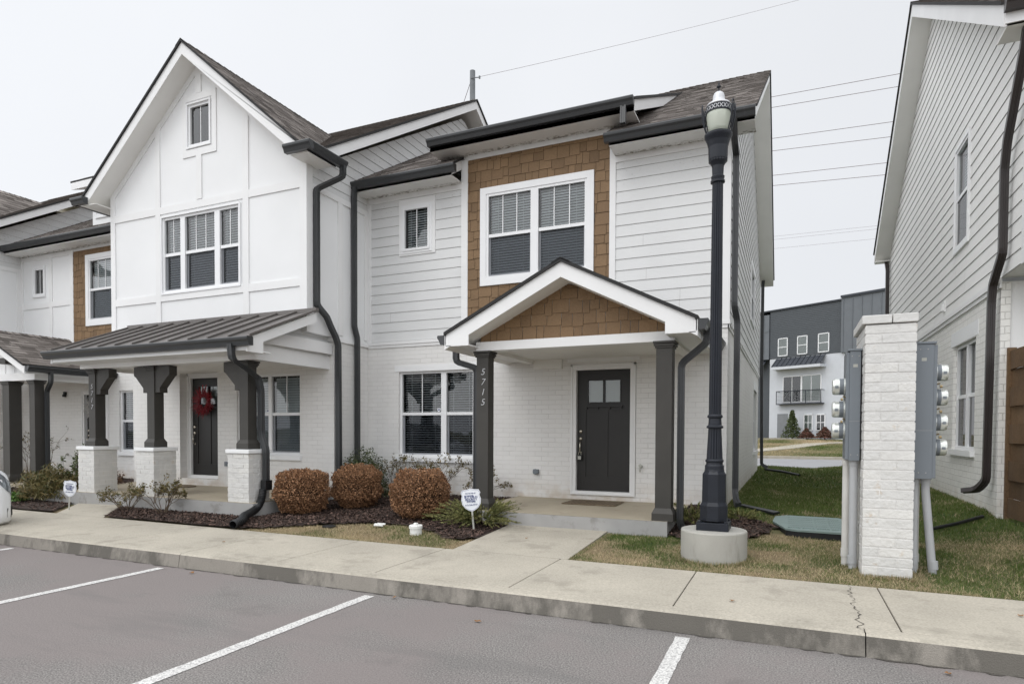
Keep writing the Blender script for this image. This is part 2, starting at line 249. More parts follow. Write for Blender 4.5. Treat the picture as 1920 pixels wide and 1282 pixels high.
# ------------------------------------------------------------------ objects
COL = SC.collection
def tag(o, label=None, cat=None, group=None, kind=None):
    if label: o["label"] = label
    if cat: o["category"] = cat
    if group: o["group"] = group
    if kind: o["kind"] = kind
    return o
def thing(name, loc, label, cat, group=None, rz=0.0):
    o = bpy.data.objects.new(name, None); o.empty_display_size = 0.3; COL.objects.link(o)
    o.location = loc; o.rotation_euler = (0, 0, rz); tag(o, label, cat, group)
    return o
def chain_off(p):
    v = Vector((0, 0, 0))
    while p is not None:
        v += Vector(p.location); p = p.parent
    return v
Z3 = Vector((0, 0, 1))
class MB:
    def __init__(s): s.v = []; s.f = []; s.m = []; s.h = []; s.n = 0
    def poly(s, pts, m=0, h=0.5):
        i = len(s.v); s.v += [tuple(p) for p in pts]; s.f.append(tuple(range(i, i + len(pts)))); s.m.append(m); s.h.append(h); return s
    def box(s, x0, x1, y0, y1, z0, z1, m=0, h=0.5):
        if x0 > x1: x0, x1 = x1, x0
        if y0 > y1: y0, y1 = y1, y0
        if z0 > z1: z0, z1 = z1, z0
        p = [(x0, y0, z0), (x1, y0, z0), (x1, y1, z0), (x0, y1, z0), (x0, y0, z1), (x1, y0, z1), (x1, y1, z1), (x0, y1, z1)]
        for q in ((0, 3, 2, 1), (4, 5, 6, 7), (0, 1, 5, 4), (1, 2, 6, 5), (2, 3, 7, 6), (3, 0, 4, 7)):
            s.poly([p[k] for k in q], m, h)
        return s
    def extrude(s, pts, vec, m=0, h=0.5, caps=True):
        a = [Vector(p) for p in pts]; b = [p + Vector(vec) for p in a]; n = len(a)
        if caps: s.poly(a[::-1], m, h); s.poly(b, m, h)
        for k in range(n): s.poly([a[k], a[(k + 1) % n], b[(k + 1) % n], b[k]], m, h)
        return s
    def sweep(s, path, prof, m=0, up=None, caps=True):
        """prof: closed list of (a, b) offsets; a along side vector, b along 'up'"""
        P = [Vector(p) for p in path]; rings = []
        upv = Vector(up) if up else None
        for i, p in enumerate(P):
            d0 = (P[i] - P[i - 1]).normalized() if i else None
            d1 = (P[i + 1] - P[i]).normalized() if i < len(P) - 1 else None
            d = ((d0 or d1) + (d1 or d0)).normalized(); k = 1.0
            if d0 and d1: k = 1.0 / max(0.35, d.dot(d1))
            u = upv if upv else (Vector((1, 0, 0)) if abs(d.x) < 0.8 else Z3)
            side = d.cross(u).normalized(); uu = side.cross(d).normalized()
            rings.append([p + side * a * 1.0 + uu * b * k for a, b in prof] if True else None)
        n = len(prof)
        for i in range(len(rings) - 1):
            for j in range(n):
                s.poly([rings[i][j], rings[i][(j + 1) % n], rings[i + 1][(j + 1) % n], rings[i + 1][j]], m)
        if caps: s.poly(rings[0][::-1], m); s.poly(rings[-1], m)
        return s
    def tube(s, path, r, n=8, m=0, caps=True):
        P = [Vector(p) for p in path]; rings = []; rr = r if hasattr(r, '__len__') else [r] * len(P)
        ref = None
        for i, p in enumerate(P):
            d = (P[min(i + 1, len(P) - 1)] - P[max(i - 1, 0)]).normalized()
            if ref is None or abs(ref.dot(d)) > 0.98: ref = Z3 if abs(d.z) < 0.9 else Vector((1, 0, 0))
            a = d.cross(ref).normalized(); b = a.cross(d).normalized(); ref = b
            rings.append([p + (a * math.cos(2 * math.pi * k / n) + b * math.sin(2 * math.pi * k / n)) * rr[i] for k in range(n)])
        for i in range(len(rings) - 1):
            for j in range(n): s.poly([rings[i][j], rings[i][(j + 1) % n], rings[i + 1][(j + 1) % n], rings[i + 1][j]], m)
        if caps: s.poly(rings[0][::-1], m); s.poly(rings[-1], m)
        return s
    def lathe(s, prof, c, n=32, m=0, a0=0.0, axis='z'):
        rings = []
        for r, z in prof:
            ring = []
            for k in range(n):
                a = a0 + 2 * math.pi * k / n; x, y = r * math.cos(a), r * math.sin(a)
                if axis == 'z': ring.append((c[0] + x, c[1] + y, c[2] + z))
                elif axis == 'x': ring.append((c[0] + z, c[1] + x, c[2] + y))
                else: ring.append((c[0] + x, c[1] + z, c[2] + y))
            rings.append(ring)
        for i in range(len(rings) - 1):
            for j in range(n): s.poly([rings[i][j], rings[i][(j + 1) % n], rings[i + 1][(j + 1) % n], rings[i + 1][j]], m)
        if prof[0][0] > 1e-5: s.poly(rings[0][::-1], m)
        if prof[-1][0] > 1e-5: s.poly(rings[-1], m)
        return s
    def build(s, name, mats, parent=None, smooth=False, bevel=0.0, local=False):
        if not isinstance(mats, (list, tuple)): mats = [mats]
        me = bpy.data.meshes.new(name); me.from_pydata(s.v, [], s.f); me.update()
        for m in mats: me.materials.append(m)
        me.polygons.foreach_set("material_index", s.m)
        at = me.attributes.new("shade", 'FLOAT', 'FACE'); at.data.foreach_set("value", s.h)
        co = np.array(s.v, dtype=np.float64)
        nl = len(me.loops); li = np.empty(nl, np.int32); me.loops.foreach_get("vertex_index", li)
        nf = len(me.polygons); fn = np.empty(nf * 3); me.polygons.foreach_get("normal", fn); fn = fn.reshape(-1, 3)
        lt = np.empty(nf, np.int32); me.polygons.foreach_get("loop_total", lt); fi = np.repeat(np.arange(nf), lt)
        t = np.stack([-fn[:, 1], fn[:, 0], np.zeros(nf)], 1); ln = np.linalg.norm(t, axis=1); flat = ln < 1e-3
        t[flat] = (1, 0, 0); ln[flat] = 1; t /= ln[:, None]
        sg = np.sign(t[:, 0] + t[:, 1] * 1.01); sg[sg == 0] = 1; t *= sg[:, None]
        b = np.cross(fn, t); b *= np.where(b[:, 2] < 0, -1, 1)[:, None]; b[flat] = (0, 1, 0)
        P = co[li]; uv = np.stack([(P * t[fi]).sum(1), (P * b[fi]).sum(1)], 1)
        lay = me.uv_layers.new(name="UVMap"); lay.data.foreach_set("uv", uv.ravel())
        if smooth: me.polygons.foreach_set("use_smooth", [True] * nf)
        o = bpy.data.objects.new(name, me); COL.objects.link(o)
        if smooth: weld(me)
        if parent is not None:
            o.parent = parent
            if not local: o.location = -chain_off(parent)
        if bevel:
            weld(me); md = o.modifiers.new("bevel", 'BEVEL'); md.width = bevel; md.segments = 2; md.limit_method = 'ANGLE'
        return o
def _bb(s, name, mats, parent=None):
    for i in range(0, len(s.f), 6):
        m = MB()
        for k in range(i, i + 6): m.poly([s.v[j] for j in s.f[k]], s.m[k], s.h[k])
        m.build(name, mats, parent)
MB.build_boxes = _bb
def weld(me):
    import bmesh
    bm = bmesh.new(); bm.from_mesh(me); bmesh.ops.remove_doubles(bm, verts=bm.verts, dist=1e-5); bm.to_mesh(me); bm.free(); me.update()

def fast_mesh(name, verts, k, mat, shade, parent=None, world=True, smooth=False):
    """verts: (n*k,3) with k verts per face"""
    n = len(verts) // k; me = bpy.data.meshes.new(name)
    me.vertices.add(len(verts)); me.vertices.foreach_set("co", np.ascontiguousarray(verts, dtype=np.float32).ravel())
    me.loops.add(len(verts)); me.loops.foreach_set("vertex_index", np.arange(len(verts), dtype=np.int32))
    me.polygons.add(n); me.polygons.foreach_set("loop_start", np.arange(0, n * k, k, dtype=np.int32))
    me.polygons.foreach_set("loop_total", np.full(n, k, np.int32))
    me.materials.append(mat); at = me.attributes.new("shade", 'FLOAT', 'FACE'); at.data.foreach_set("value", np.asarray(shade, np.float32))
    me.update(calc_edges=True); me.validate()
    o = bpy.data.objects.new(name, me); COL.objects.link(o)
    if parent is not None:
        o.parent = parent
        if world: o.location = -chain_off(parent)
    return o
def struct(o, label=None):
    o["kind"] = "structure"
    if label: o["label"] = label
    return o

# ------------------------------------------------------------------ wall frames
class Fr:
    """wall plane: P(u, d, z), d = distance out of the wall"""
    def __init__(s, axis, plane, sign): s.a, s.p, s.s = axis, plane, sign
    def P(s, u, d, z): return (u, s.p + s.s * d, z) if s.a == 'y' else (s.p + s.s * d, u, z)
    def box(s, mb, u0, u1, d0, d1, z0, z1, m=0, h=0.5):
        a = s.P(u0, d0, z0); b = s.P(u1, d1, z1); mb.box(a[0], b[0], a[1], b[1], z0, z1, m, h)
    def quad(s, mb, u0, u1, z0, z1, d=0, m=0, h=0.5): mb.poly([s.P(u0, d, z0), s.P(u1, d, z0), s.P(u1, d, z1), s.P(u0, d, z1)], m, h)
FRONT = lambda y: Fr('y', y, -1)
RIGHT = lambda x: Fr('x', x, 1)
LEFT = lambda x: Fr('x', x, -1)

def interval(edges, z):
    """edges: list of (z, u0, u1), piecewise linear"""
    for (za, a0, a1), (zb, b0, b1) in zip(edges, edges[1:]):
        if za - 1e-9 <= z <= zb + 1e-9:
            t = (z - za) / (zb - za) if zb > za else 0; return a0 + (b0 - a0) * t, a1 + (b1 - a1) * t
    return None
def bands(edges, holes, cuts):
    zs = sorted(set([round(e[0], 5) for e in edges] + [round(c, 5) for c in cuts if edges[0][0] < c < edges[-1][0]] +
                    [round(z, 5) for h in holes for z in (h[2], h[3]) if edges[0][0] < z < edges[-1][0]]))
    for za, zb in zip(zs, zs[1:]):
        if zb - za < 1e-4: continue
        ia = interval(edges, za + 1e-6); ib = interval(edges, zb - 1e-6)
        if not ia or not ib: continue
        segs = [(ia[0], ia[1], ib[0], ib[1])]; zm = (za + zb) / 2
        for h in holes:
            if h[2] < zm < h[3]:
                new = []
                for a0, a1, b0, b1 in segs:
                    if h[0] > min(a0, b0) and h[0] < max(a1, b1): new.append((a0, min(h[0], a1), b0, min(h[0], b1)))
                    elif h[0] >= max(a1, b1): new.append((a0, a1, b0, b1)); continue
                    if h[1] < max(a1, b1): new.append((max(h[1], a0), a1, max(h[1], b0), b1))
                segs = new
        for sg in segs: yield za, zb, sg
def flat_wall(F, edges, holes=(), mb=None, m=0, d=0.0, grid=None, rev=.12):
    mb = mb or MB()
    for za, zb, (a0, a1, b0, b1) in bands(edges, holes, grid or []):
        mb.poly([F.P(a0, d, za), F.P(a1, d, za), F.P(b1, d, zb), F.P(b0, d, zb)], m)
    for h in holes:   # reveals
        t = rev
        mb.poly([F.P(h[0], 0, h[2]), F.P(h[0], -t, h[2]), F.P(h[0], -t, h[3]), F.P(h[0], 0, h[3])], m)
        mb.poly([F.P(h[1], 0, h[2]), F.P(h[1], -t, h[2]), F.P(h[1], -t, h[3]), F.P(h[1], 0, h[3])], m)
        mb.poly([F.P(h[0], 0, h[2]), F.P(h[0], -t, h[2]), F.P(h[1], -t, h[2]), F.P(h[1], 0, h[2])], m)
        mb.poly([F.P(h[0], 0, h[3]), F.P(h[0], -t, h[3]), F.P(h[1], -t, h[3]), F.P(h[1], 0, h[3])], m)
    return mb
def lap_wall(F, edges, holes=(), z0=3.27, ex=0.182, t=0.010):
    mb = MB(); top = edges[-1][0]; cuts = []; z = z0; jr = random.Random(int(edges[0][1] * 10))
    while z < top: cuts.append(z); z += ex
    off = lambda z, lo: t * (1 - (z - lo) / ex)
    for za, zb, (a0, a1, b0, b1) in bands(edges, holes, cuts):
        lo = z0 + math.floor(((za + zb) / 2 - z0) / ex) * ex
        da, db = off(za, lo), off(zb, lo)
        mb.poly([F.P(a0, da, za), F.P(a1, da, za), F.P(b1, db, zb), F.P(b0, db, zb)], 0)
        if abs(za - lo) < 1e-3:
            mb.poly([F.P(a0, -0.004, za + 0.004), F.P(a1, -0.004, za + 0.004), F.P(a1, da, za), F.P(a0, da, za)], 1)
            k = jr.random() * 3.6 + min(a0, a1) + .3
            while k < max(a0, a1) - .3 and zb - za > .1:      # butt joints between boards
                dj = 0.0012; mb.poly([F.P(k, da + dj, za + .002), F.P(k + .003, da + dj, za + .002), F.P(k + .003, db + dj, zb - .004), F.P(k, db + dj, zb - .004)], 1); k += 3.66
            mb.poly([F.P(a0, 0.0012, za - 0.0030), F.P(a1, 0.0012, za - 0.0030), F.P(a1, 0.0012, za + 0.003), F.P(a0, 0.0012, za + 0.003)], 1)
    return mb
def shakes(F, u0, u1, z0, z1, holes=(), roof=None, ex=0.172, seed=1):
    mb = MB(); r = random.Random(seed)
    if roof is None:
        for za, zb, (a0, a1, b0, b1) in bands([(z0, u0, u1), (z1, u0, u1)], list(holes), []): mb.poly([F.P(a0, 0, za), F.P(a1, 0, za), F.P(b1, 0, zb), F.P(b0, 0, zb)], 1)
    z = z0; 
    while z < z1:
        u = u0 - r.uniform(0, 0.1)
        while u < u1:
            w = r.choice((0.11, 0.13, 0.16, 0.19, 0.22, 0.25)) + r.uniform(-0.01, 0.01)
            j = r.choice((0.0, 0.0, 0.022, 0.03, -0.012)) if z > z0 + 0.01 else 0
            pieces = [(max(u, u0), min(u + w - 0.006, u1), max(z - j, z0), min(z + ex + 0.02, z1))]
            for h in holes:
                new = []
                for a, b, c, d in pieces:
                    if h[0] >= b or h[1] <= a or h[2] >= d or h[3] <= c: new.append((a, b, c, d)); continue
                    if a < h[0]: new.append((a, h[0], c, d))
                    if b > h[1]: new.append((h[1], b, c, d))
                    mid0, mid1 = max(a, h[0]), min(b, h[1])
                    if c < h[2]: new.append((mid0, mid1, c, h[2]))
                    if d > h[3]: new.append((mid0, mid1, h[3], d))
                pieces = new
            sh = r.random()
            for a, b, c, d in pieces:
                if b - a < 0.01 or d - c < 0.01: continue
                da, db = d, d
                if roof: da, db = min(d, roof(a)), min(d, roof(b))
                if max(da, db) <= c + 0.01: continue
                da, db = max(da, c), max(db, c)
                t0, t1 = 0.016, 0.005
                A, B, Cc, D = F.P(a, t0, c), F.P(b, t0, c), F.P(b, t1, db), F.P(a, t1, da)
                mb.poly([A, B, Cc, D], 0, sh)
                mb.poly([F.P(a, 0, c), F.P(b, 0, c), B, A], 1)
                mb.poly([F.P(a, 0, c), A, D, F.P(a, 0, da)], 1); mb.poly([F.P(b, 0, c), B, Cc, F.P(b, 0, db)], 1)
            u += w
        z += ex
    return mb

def window(F, parent, u0, u1, z0, z1, units=None, casing=0.0, cas_m=None, sill=False, muntins=1, hung=True, deep=0.05, slat=None, tilt=50,
           sp=0.048, blind=True, screen=True, glass=None, name="window", curtain=False, sticker=None, simple=False):
    """u0..u1, z0..z1 is the hole in the wall"""
    mb = MB()
    if casing:
        c = casing
        for a, b, p, q in ((u0 - c, u1 + c, z1, z1 + c), (u0 - c, u1 + c, z0 - c, z0), (u0 - c, u0, z0, z1), (u1, u1 + c, z0, z1)):
            F.box(mb, a, b, -0.01, 0.034, p, q)
    fw = 0.045; D = -deep
    units = units or [(u0, u1)]
    F.box(mb, u0, u1, D - 0.03, D + 0.02, z1 - fw, z1); F.box(mb, u0, u1, D - 0.03, D + 0.03, z0, z0 + fw)
    F.box(mb, u0, u0 + fw, D - 0.03, D + 0.02, z0 + fw, z1 - fw); F.box(mb, u1 - fw, u1, D - 0.03, D + 0.02, z0 + fw, z1 - fw)
    for (a, b), (c, d) in zip(units, units[1:]):
        F.box(mb, b, c, D - 0.03, D + 0.024, z0 + fw, z1 - fw)
    if sill: F.box(mb, u0 - 0.04, u1 + 0.04, -0.02, 0.055, z0 - 0.085, z0)
    root = mb.build(name, cas_m or m_vinyl, parent)
    pane = MB(); bl = MB(); scr = MB(); bk = MB()
    for k, (a, b) in enumerate(units):
        a2 = a + (fw if k == 0 else 0.004); b2 = b - (fw if k == len(units) - 1 else 0.004); lo, hi = z0 + fw, z1 - fw
        mid = (lo + hi) / 2 + 0.01
        fr = MB()
        if hung:
            F.box(mb2 := fr, a2, b2, D - 0.045, D + 0.008, mid - 0.028, mid + 0.028)
            F.box(fr, a2, b2, D - 0.05, D - 0.012, lo, lo + 0.035)
            F.box(fr, a2, a2 + 0.028, D - 0.055, D - 0.03, lo, mid); F.box(fr, b2 - 0.028, b2, D - 0.055, D - 0.03, lo, mid)
        top0 = mid if hung else lo
        mu = muntins[k] if hasattr(muntins, '__len__') else muntins
        for q in range(mu):
            u = a2 + (b2 - a2) * (q + 1) / (mu + 1); F.box(fr, u - 0.008, u + 0.008, D - 0.026, D - 0.010, top0, hi)
        fr.build("sash", m_vinyl, root)
        F.quad(pane, a2, b2, top0, hi, D - 0.018)
        if hung: F.quad(pane, a2, b2, lo, mid, D - 0.042)
        if hung and screen: F.quad(scr, a2 + 0.005, b2 - 0.005, lo + 0.01, mid, D - 0.006)
        if blind:
            z = lo + 0.02; ct, st = math.cos(math.radians(tilt)) * 0.024, math.sin(math.radians(tilt)) * 0.024
            while z < hi:
                bl.poly([F.P(a2 + 0.012, D - 0.09 + ct, z - st), F.P(b2 - 0.012, D - 0.09 + ct, z - st), F.P(b2 - 0.012, D - 0.09 - ct, z + st), F.P(a2 + 0.012, D - 0.09 - ct, z + st)])
                z += sp
            for uu in (a2 + (b2 - a2) * 0.2, a2 + (b2 - a2) * 0.8):
                F.box(bl, uu - 0.003, uu + 0.003, D - 0.062, D - 0.06, lo, hi)
    B = D - 0.35
    for q in ([F.P(u0, B, z0), F.P(u1, B, z0), F.P(u1, B, z1), F.P(u0, B, z1)], [F.P(u0, B, z0), F.P(u0, D, z0), F.P(u0, D, z1), F.P(u0, B, z1)],
              [F.P(u1, B, z0), F.P(u1, D, z0), F.P(u1, D, z1), F.P(u1, B, z1)], [F.P(u0, B, z0), F.P(u1, B, z0), F.P(u1, D, z0), F.P(u0, D, z0)],
              [F.P(u0, B, z1), F.P(u1, B, z1), F.P(u1, D, z1), F.P(u0, D, z1)]): bk.poly(q)
    bk.build("recess", m_dark, root)
    if curtain:
        c = MB(); F.quad(c, u0, u1, z0, z1, D - 0.08); c.build("curtain", m_curtain, root)
    pane.build("pane", glass or m_glass, root)
    if blind: bl.build("blind", slat or m_slat, root)
    if hung and screen: scr.build("insect_screen", m_screen if screen is True else screen, root)
    if sticker:
        s = MB(); u, z = sticker; w = 0.036
        s.poly([F.P(u + a * w, D - 0.010, z + b * w) for a, b in ((-1, .8), (-.5, .95), (0, .8), (.5, .95), (1, .8), (.95, 0), (.5, -.8), (0, -1), (-.5, -.8), (-.95, 0))], 0)
        F.quad(s, u - 0.02, u + 0.02, z - 0.008, z + 0.014, D - 0.009, 1)
        s.build("sticker", [m_sign, m_navy], root)
    return root

GUT = [(0.0, 0.0), (0.0, 0.13), (-0.115, 0.13), (-0.125, 0.115), (-0.12, 0.085), (-0.095, 0.055), (-0.075, 0.0)]
def gutter(parent, a, b, out, name="gutter", mat=None):
    """a, b: ends of the back bottom line; out: unit vector away from the wall"""
    mb = MB(); a, b, o = Vector(a), Vector(b), Vector(out)
    prof = [(-x, z) for x, z in GUT]
    ra = [a + o * x + Z3 * z for x, z in prof]; rb = [b + o * x + Z3 * z for x, z in prof]; n = len(prof)
    for j in range(n):
        if j == 1: continue      # open top
        mb.poly([ra[j], ra[(j + 1) % n], rb[(j + 1) % n], rb[j]])
    mb.poly(ra[::-1]); mb.poly(rb)
    c = a + o * 0.02 + Z3 * 0.10; d = b + o * 0.02 + Z3 * 0.10
    mb.poly([c, d, d + o * 0.085, c + o * 0.085])
    return mb.build(name, mat or m_gutter, parent)
def downspout(parent, path, w=0.085, dp=0.065, mat=None, name="downspout", up=(0, 1, 0), soften=True):
    P = [Vector(p) for p in path]; Q = [P[0]]
    for i in range(1, len(P) - 1):
        a, b, c = P[i - 1], P[i], P[i + 1]; r = min(0.055, (b - a).length * 0.45, (c - b).length * 0.45)
        s0 = b + (a - b).normalized() * r; s1 = b + (c - b).normalized() * r
        Q += [s0, (s0 + b * 2 + s1) / 4, s1] if soften else [b]
    Q.append(P[-1])
    h, k = w / 2, dp / 2; rb = 0.006
    prof = [(-h, -k), (-h * .45, -k), (-h * .35, -k + rb), (h * .35, -k + rb), (h * .45, -k), (h, -k), (h, -k * .3), (h - rb, -k * .2), (h - rb, k * .2), (h, k * .3), (h, k), (-h, k), (-h, k * .3), (-h + rb, k * .2), (-h + rb, -k * .2), (-h, -k * .3)]
    mb = MB(); mb.sweep(Q, prof, up=up); return mb.build(name, mat or m_gutter, parent)

def roof_plane(mb, e0, e1, r0, r1, seed=0, ex=0.143, edge=True):
    """tabs from eave e0-e1 to ridge r0-r1 (points)"""
    e0, e1, r0, r1 = map(Vector, (e0, e1, r0, r1)); r = random.Random(seed)
    L = ((r0 - e0).length + (r1 - e1).length) / 2; n = max(1, int(L / ex)); nrm = (e1 - e0).cross(r0 - e0).normalized()
    if nrm.z < 0: nrm = -nrm
    for i in range(n):
        ta, tb = i / n, min(1, (i + 1) / n + 0.15 / n)
        a0, a1 = e0.lerp(r0, ta), e1.lerp(r1, ta); b0, b1 = e0.lerp(r0, tb), e1.lerp(r1, tb)
        W = max(0.01, (a1 - a0).length); u = -r.uniform(0, 0.2)
        while u < W:
            w = r.choice((0.10, 0.15, 0.2, 0.28, 0.34)); s0, s1 = max(0, u) / W, min(W, u + w) / W; u += w
            if s1 <= s0: continue
            h = 0.007 + (0.004 if r.random() < 0.5 else 0); sh = min(1, max(0, r.gauss(0.45, 0.22)))
            p0, p1 = a0.lerp(a1, s0) + nrm * h, a0.lerp(a1, s1) + nrm * h; q0, q1 = b0.lerp(b1, s0) + nrm * 0.002, b0.lerp(b1, s1) + nrm * 0.002
            mb.poly([p0, p1, q1, q0], 0, sh); mb.poly([p0 - nrm * h, p1 - nrm * h, p1, p0], 0, sh * .35)
def ridge_cap(mb, a, b, d0, d1):
    a, b, d0, d1 = map(Vector, (a, b, d0, d1)); L = (b - a).length; n = int(L / 0.14)
    for i in range(n):
        p = a.lerp(b, i / n); q = a.lerp(b, min(1, (i + 1.2) / n)); u = Z3 * 0.025; v = Z3 * 0.012; s = rnd.random()
        mb.poly([p + u, q + v, q + v + d0, p + u + d0], 0, s); mb.poly([p + u, q + v, q + v + d1, p + u + d1], 0, s)
        mb.poly([p + u, p + u + d0, p + d0, p], 1); mb.poly([p + u, p + u + d1, p + d1, p], 1)
def gable_roof(parent, axis, a0, a1, s_f, z_f, s_r, z_r, s_b, z_b, thick=0.2, seed=0, name="roof", cz=None, back=True):
    """ridge runs along axis from a0 to a1; across-slope coordinates s with heights z; a0b: other start for the valley side"""
    G = (lambda a, s, z: (a, s, z)) if axis == 'x' else (lambda a, s, z: (s, a, z))
    mb = MB(); ov = 0.03; t = 0.035
    planes = [(s_f, z_f, 0), (s_b, z_b, 1)] if back else [(s_f, z_f, 0)]
    for s, z, k in planes:
        roof_plane(mb, G(a0 - ov, s, z), G(a1 + ov, s, z), G(a0 - ov, s_r, z_r), G(a1 + ov, s_r, z_r), seed + k)
        for aa in (a0 - ov, a1 + ov):      # dark drip edge on the rakes
            mb.poly([G(aa, s, z + .012), G(aa, s_r, z_r + .012), G(aa, s_r, z_r - t), G(aa, s, z - t)], 1)
        mb.poly([G(a0 - ov, s, z + .01), G(a1 + ov, s, z + .01), G(a1 + ov, s, z - t), G(a0 - ov, s, z - t)], 1)
        mb.poly([G(a0 - ov, s, z - t), G(a1 + ov, s, z - t), G(a1 + ov, s_r, z_r - t), G(a0 - ov, s_r, z_r - t)], 1)
    sl = (z_r - z_f) / (s_r - s_f) if s_r != s_f else 0
    d = 0.13 if s_r > s_f else -0.13
    ridge_cap(mb, G(a0 - ov, s_r, z_r), G(a1 + ov, s_r, z_r), G(0, -d, -abs(sl * d)), G(0, d, -abs(sl * d)))
    ro = mb.build(name, [m_roof, m_roofedge], parent)
    fb = MB(); T = thick; q = 0.034
    pts = [(s_f, z_f - q), (s_r, z_r - q), (s_b, z_b - q), (s_b, z_b - T), (s_r, z_r - T), (s_f, z_f - T)] if back else \
          [(s_f, z_f - q), (s_r, z_r - q), (s_r, z_r - T), (s_f, z_f - T)]
    if cz:      # barge tails cut level above the gutters
        cf = s_f + (cz[0] - z_f + T) * (s_r - s_f) / (z_r - z_f); cb = s_b + (cz[1] - z_b + T) * (s_r - s_b) / (z_r - z_b)
        pts = [(s_f, z_f - q), (s_r, z_r - q), (s_b, z_b - q), (s_b, cz[1]), (cb, cz[1]), (s_r, z_r - T), (cf, cz[0]), (s_f, cz[0])]
    for i in range(len(pts)):
        (sa, za), (sb, zb) = pts[i], pts[(i + 1) % len(pts)]
        fb.poly([G(a0, sa, za), G(a1, sa, za), G(a1, sb, zb), G(a0, sb, zb)], 1 if ((i in (3, 4) and back) or (i == 2 and not back) or (cz and i in (3, 4, 5, 6))) else 0)
    for aa in (a0, a1):
        if cz: fb.poly([G(aa, *pts[k]) for k in (0, 1, 5, 6, 7)]); fb.poly([G(aa, *pts[k]) for k in (1, 2, 3, 4, 5)])
        elif back: fb.poly([G(aa, *pts[k]) for k in (0, 1, 4, 5)]); fb.poly([G(aa, *pts[k]) for k in (1, 2, 3, 4)])
        else: fb.poly([G(aa, *p) for p in pts])
    fb.build("fascia", [m_trim, m_soffit], ro)
    return ro
def eave_soffit(parent, x0, x1, y0, y1, z, zf):
    mb = MB(); mb.box(x0, x1, y0, y1, z, z + 0.02, 1); mb.box(x0, x1, y0 - 0.0, y0 + 0.02, z + 0.02, zf, 0); return mb.build("soffit", [m_trim, m_soffitd], parent)

def door(F, parent, u0, u1, z0, z1, glass=True, deep=0.08, frame=0.09, handle_left=True):
    fr = MB(); f = frame
    F.box(fr, u0 - f, u0, -deep - .02, 0.012, z0 - 0.03, z1 + f); F.box(fr, u1, u1 + f, -deep - .02, 0.012, z0 - 0.03, z1 + f); F.box(fr, u0, u1, -deep - .02, 0.012, z1, z1 + f)
    for a, b in ((u0 - f, u0 - f + 0.03), (u1 + f - 0.03, u1 + f)): F.box(fr, a, b, 0.012, 0.028, z0 - 0.03, z1 + f)
    F.box(fr, u0 - f, u1 + f, 0.012, 0.028, z1 + f - 0.03, z1 + f)
    F.box(fr, u0 - f, u1 + f, -deep, 0.03, z0 - 0.06, z0 - 0.03); F.box(fr, u0, u1, -deep, 0.022, z0 - 0.03, z0)
    mb = MB(); D = -deep; w = u1 - u0; H = z1 - z0; d1 = D + 0.012
    gz0, gz1 = z0 + H * 0.735, z0 + H * 0.915; gu0, gu1 = u0 + w * 0.2, u1 - w * 0.2
    F.box(mb, u0, u1, D - 0.04, D, z0, z0 + H * 0.70)
    for a, b in ((u0, u0 + w * .165), (u1 - w * .165, u1)): F.box(mb, a, b, D, d1, z0, z1)
    F.box(mb, u0 + w * .165, u1 - w * .165, D, d1, z0, z0 + H * 0.115); F.box(mb, u0 + w * .165, u1 - w * .165, D - .04, d1, z0 + H * .665, gz0)
    F.box(mb, u0 + w * .42, u1 - w * .42, D, d1, z0 + H * .115, z0 + H * .665)
    F.box(mb, u0 + w * .165, u1 - w * .165, D - .04, d1, gz1, z1); F.box(mb, u0 + w * .165, gu0, D - .04, d1, gz0, gz1); F.box(mb, gu1, u1 - w * .165, D - .04, d1, gz0, gz1)
    F.box(mb, (gu0 + gu1) / 2 - 0.016, (gu0 + gu1) / 2 + 0.016, D - .03, d1 + 0.004, gz0, gz1)
    for a, b, p, q in ((gu0 - .018, gu1 + .018, gz1, gz1 + .018), (gu0 - .018, gu1 + .018, gz0 - .018, gz0), (gu0 - .018, gu0, gz0, gz1), (gu1, gu1 + .018, gz0, gz1)): F.box(mb, a, b, d1, d1 + .01, p, q)
    F.box(mb, gu0 - .05, gu1 + .05, d1, d1 + .045, gz0 - .085, gz0 - .06)
    for k in range(4):
        uu = gu0 - .02 + (gu1 - gu0 + .04) * k / 3; F.box(mb, uu - .014, uu + .014, d1, d1 + .032, gz0 - .115, gz0 - .085)
    r = mb.build("door", m_door, parent)
    fr.build("door_frame", m_trim, r)
    g = MB(); F.quad(g, gu0, gu1, gz0, gz1, D - 0.012); g.build("pane", m_glass, r)
    bk = MB(); F.quad(bk, gu0, gu1, gz0, gz1, D - 0.05); bk.build("pane_curtain", m_curtain, r)
    hu = u0 + 0.065 if handle_left else u1 - 0.065; hb = MB(); dd = d1
    def disc(z, rr, t): hb.lathe([(rr, 0), (rr, t), (rr * .6, t + .012), (0.0001, t + .014)], F.P(hu, dd, z) , 18, 0, axis='y')
    # lathe along -y
    for z, rr in ((z0 + 1.0, 0.032), (z0 + 0.875, 0.030)):
        hb.lathe([(rr, 0.0), (rr, -0.014), (rr * .62, -0.03), (0.0001, -0.033)], F.P(hu, dd, z), 18, 0, axis='y')
    hb.tube([F.P(hu, dd + .02, z0 + .83), F.P(hu, dd + .055, z0 + .79), F.P(hu, dd + .055, z0 + .68), F.P(hu, dd + .012, z0 + .645)], [.009, .009, .009, .008], 8)
    hb.lathe([(.018, 0.0), (.018, -0.012), (0.0001, -0.016)], F.P(hu, dd, z0 + .645), 12, 0, axis='y')
    hb.build("door_handle", m_nickel, r, smooth=True)
    return r, hu, dd

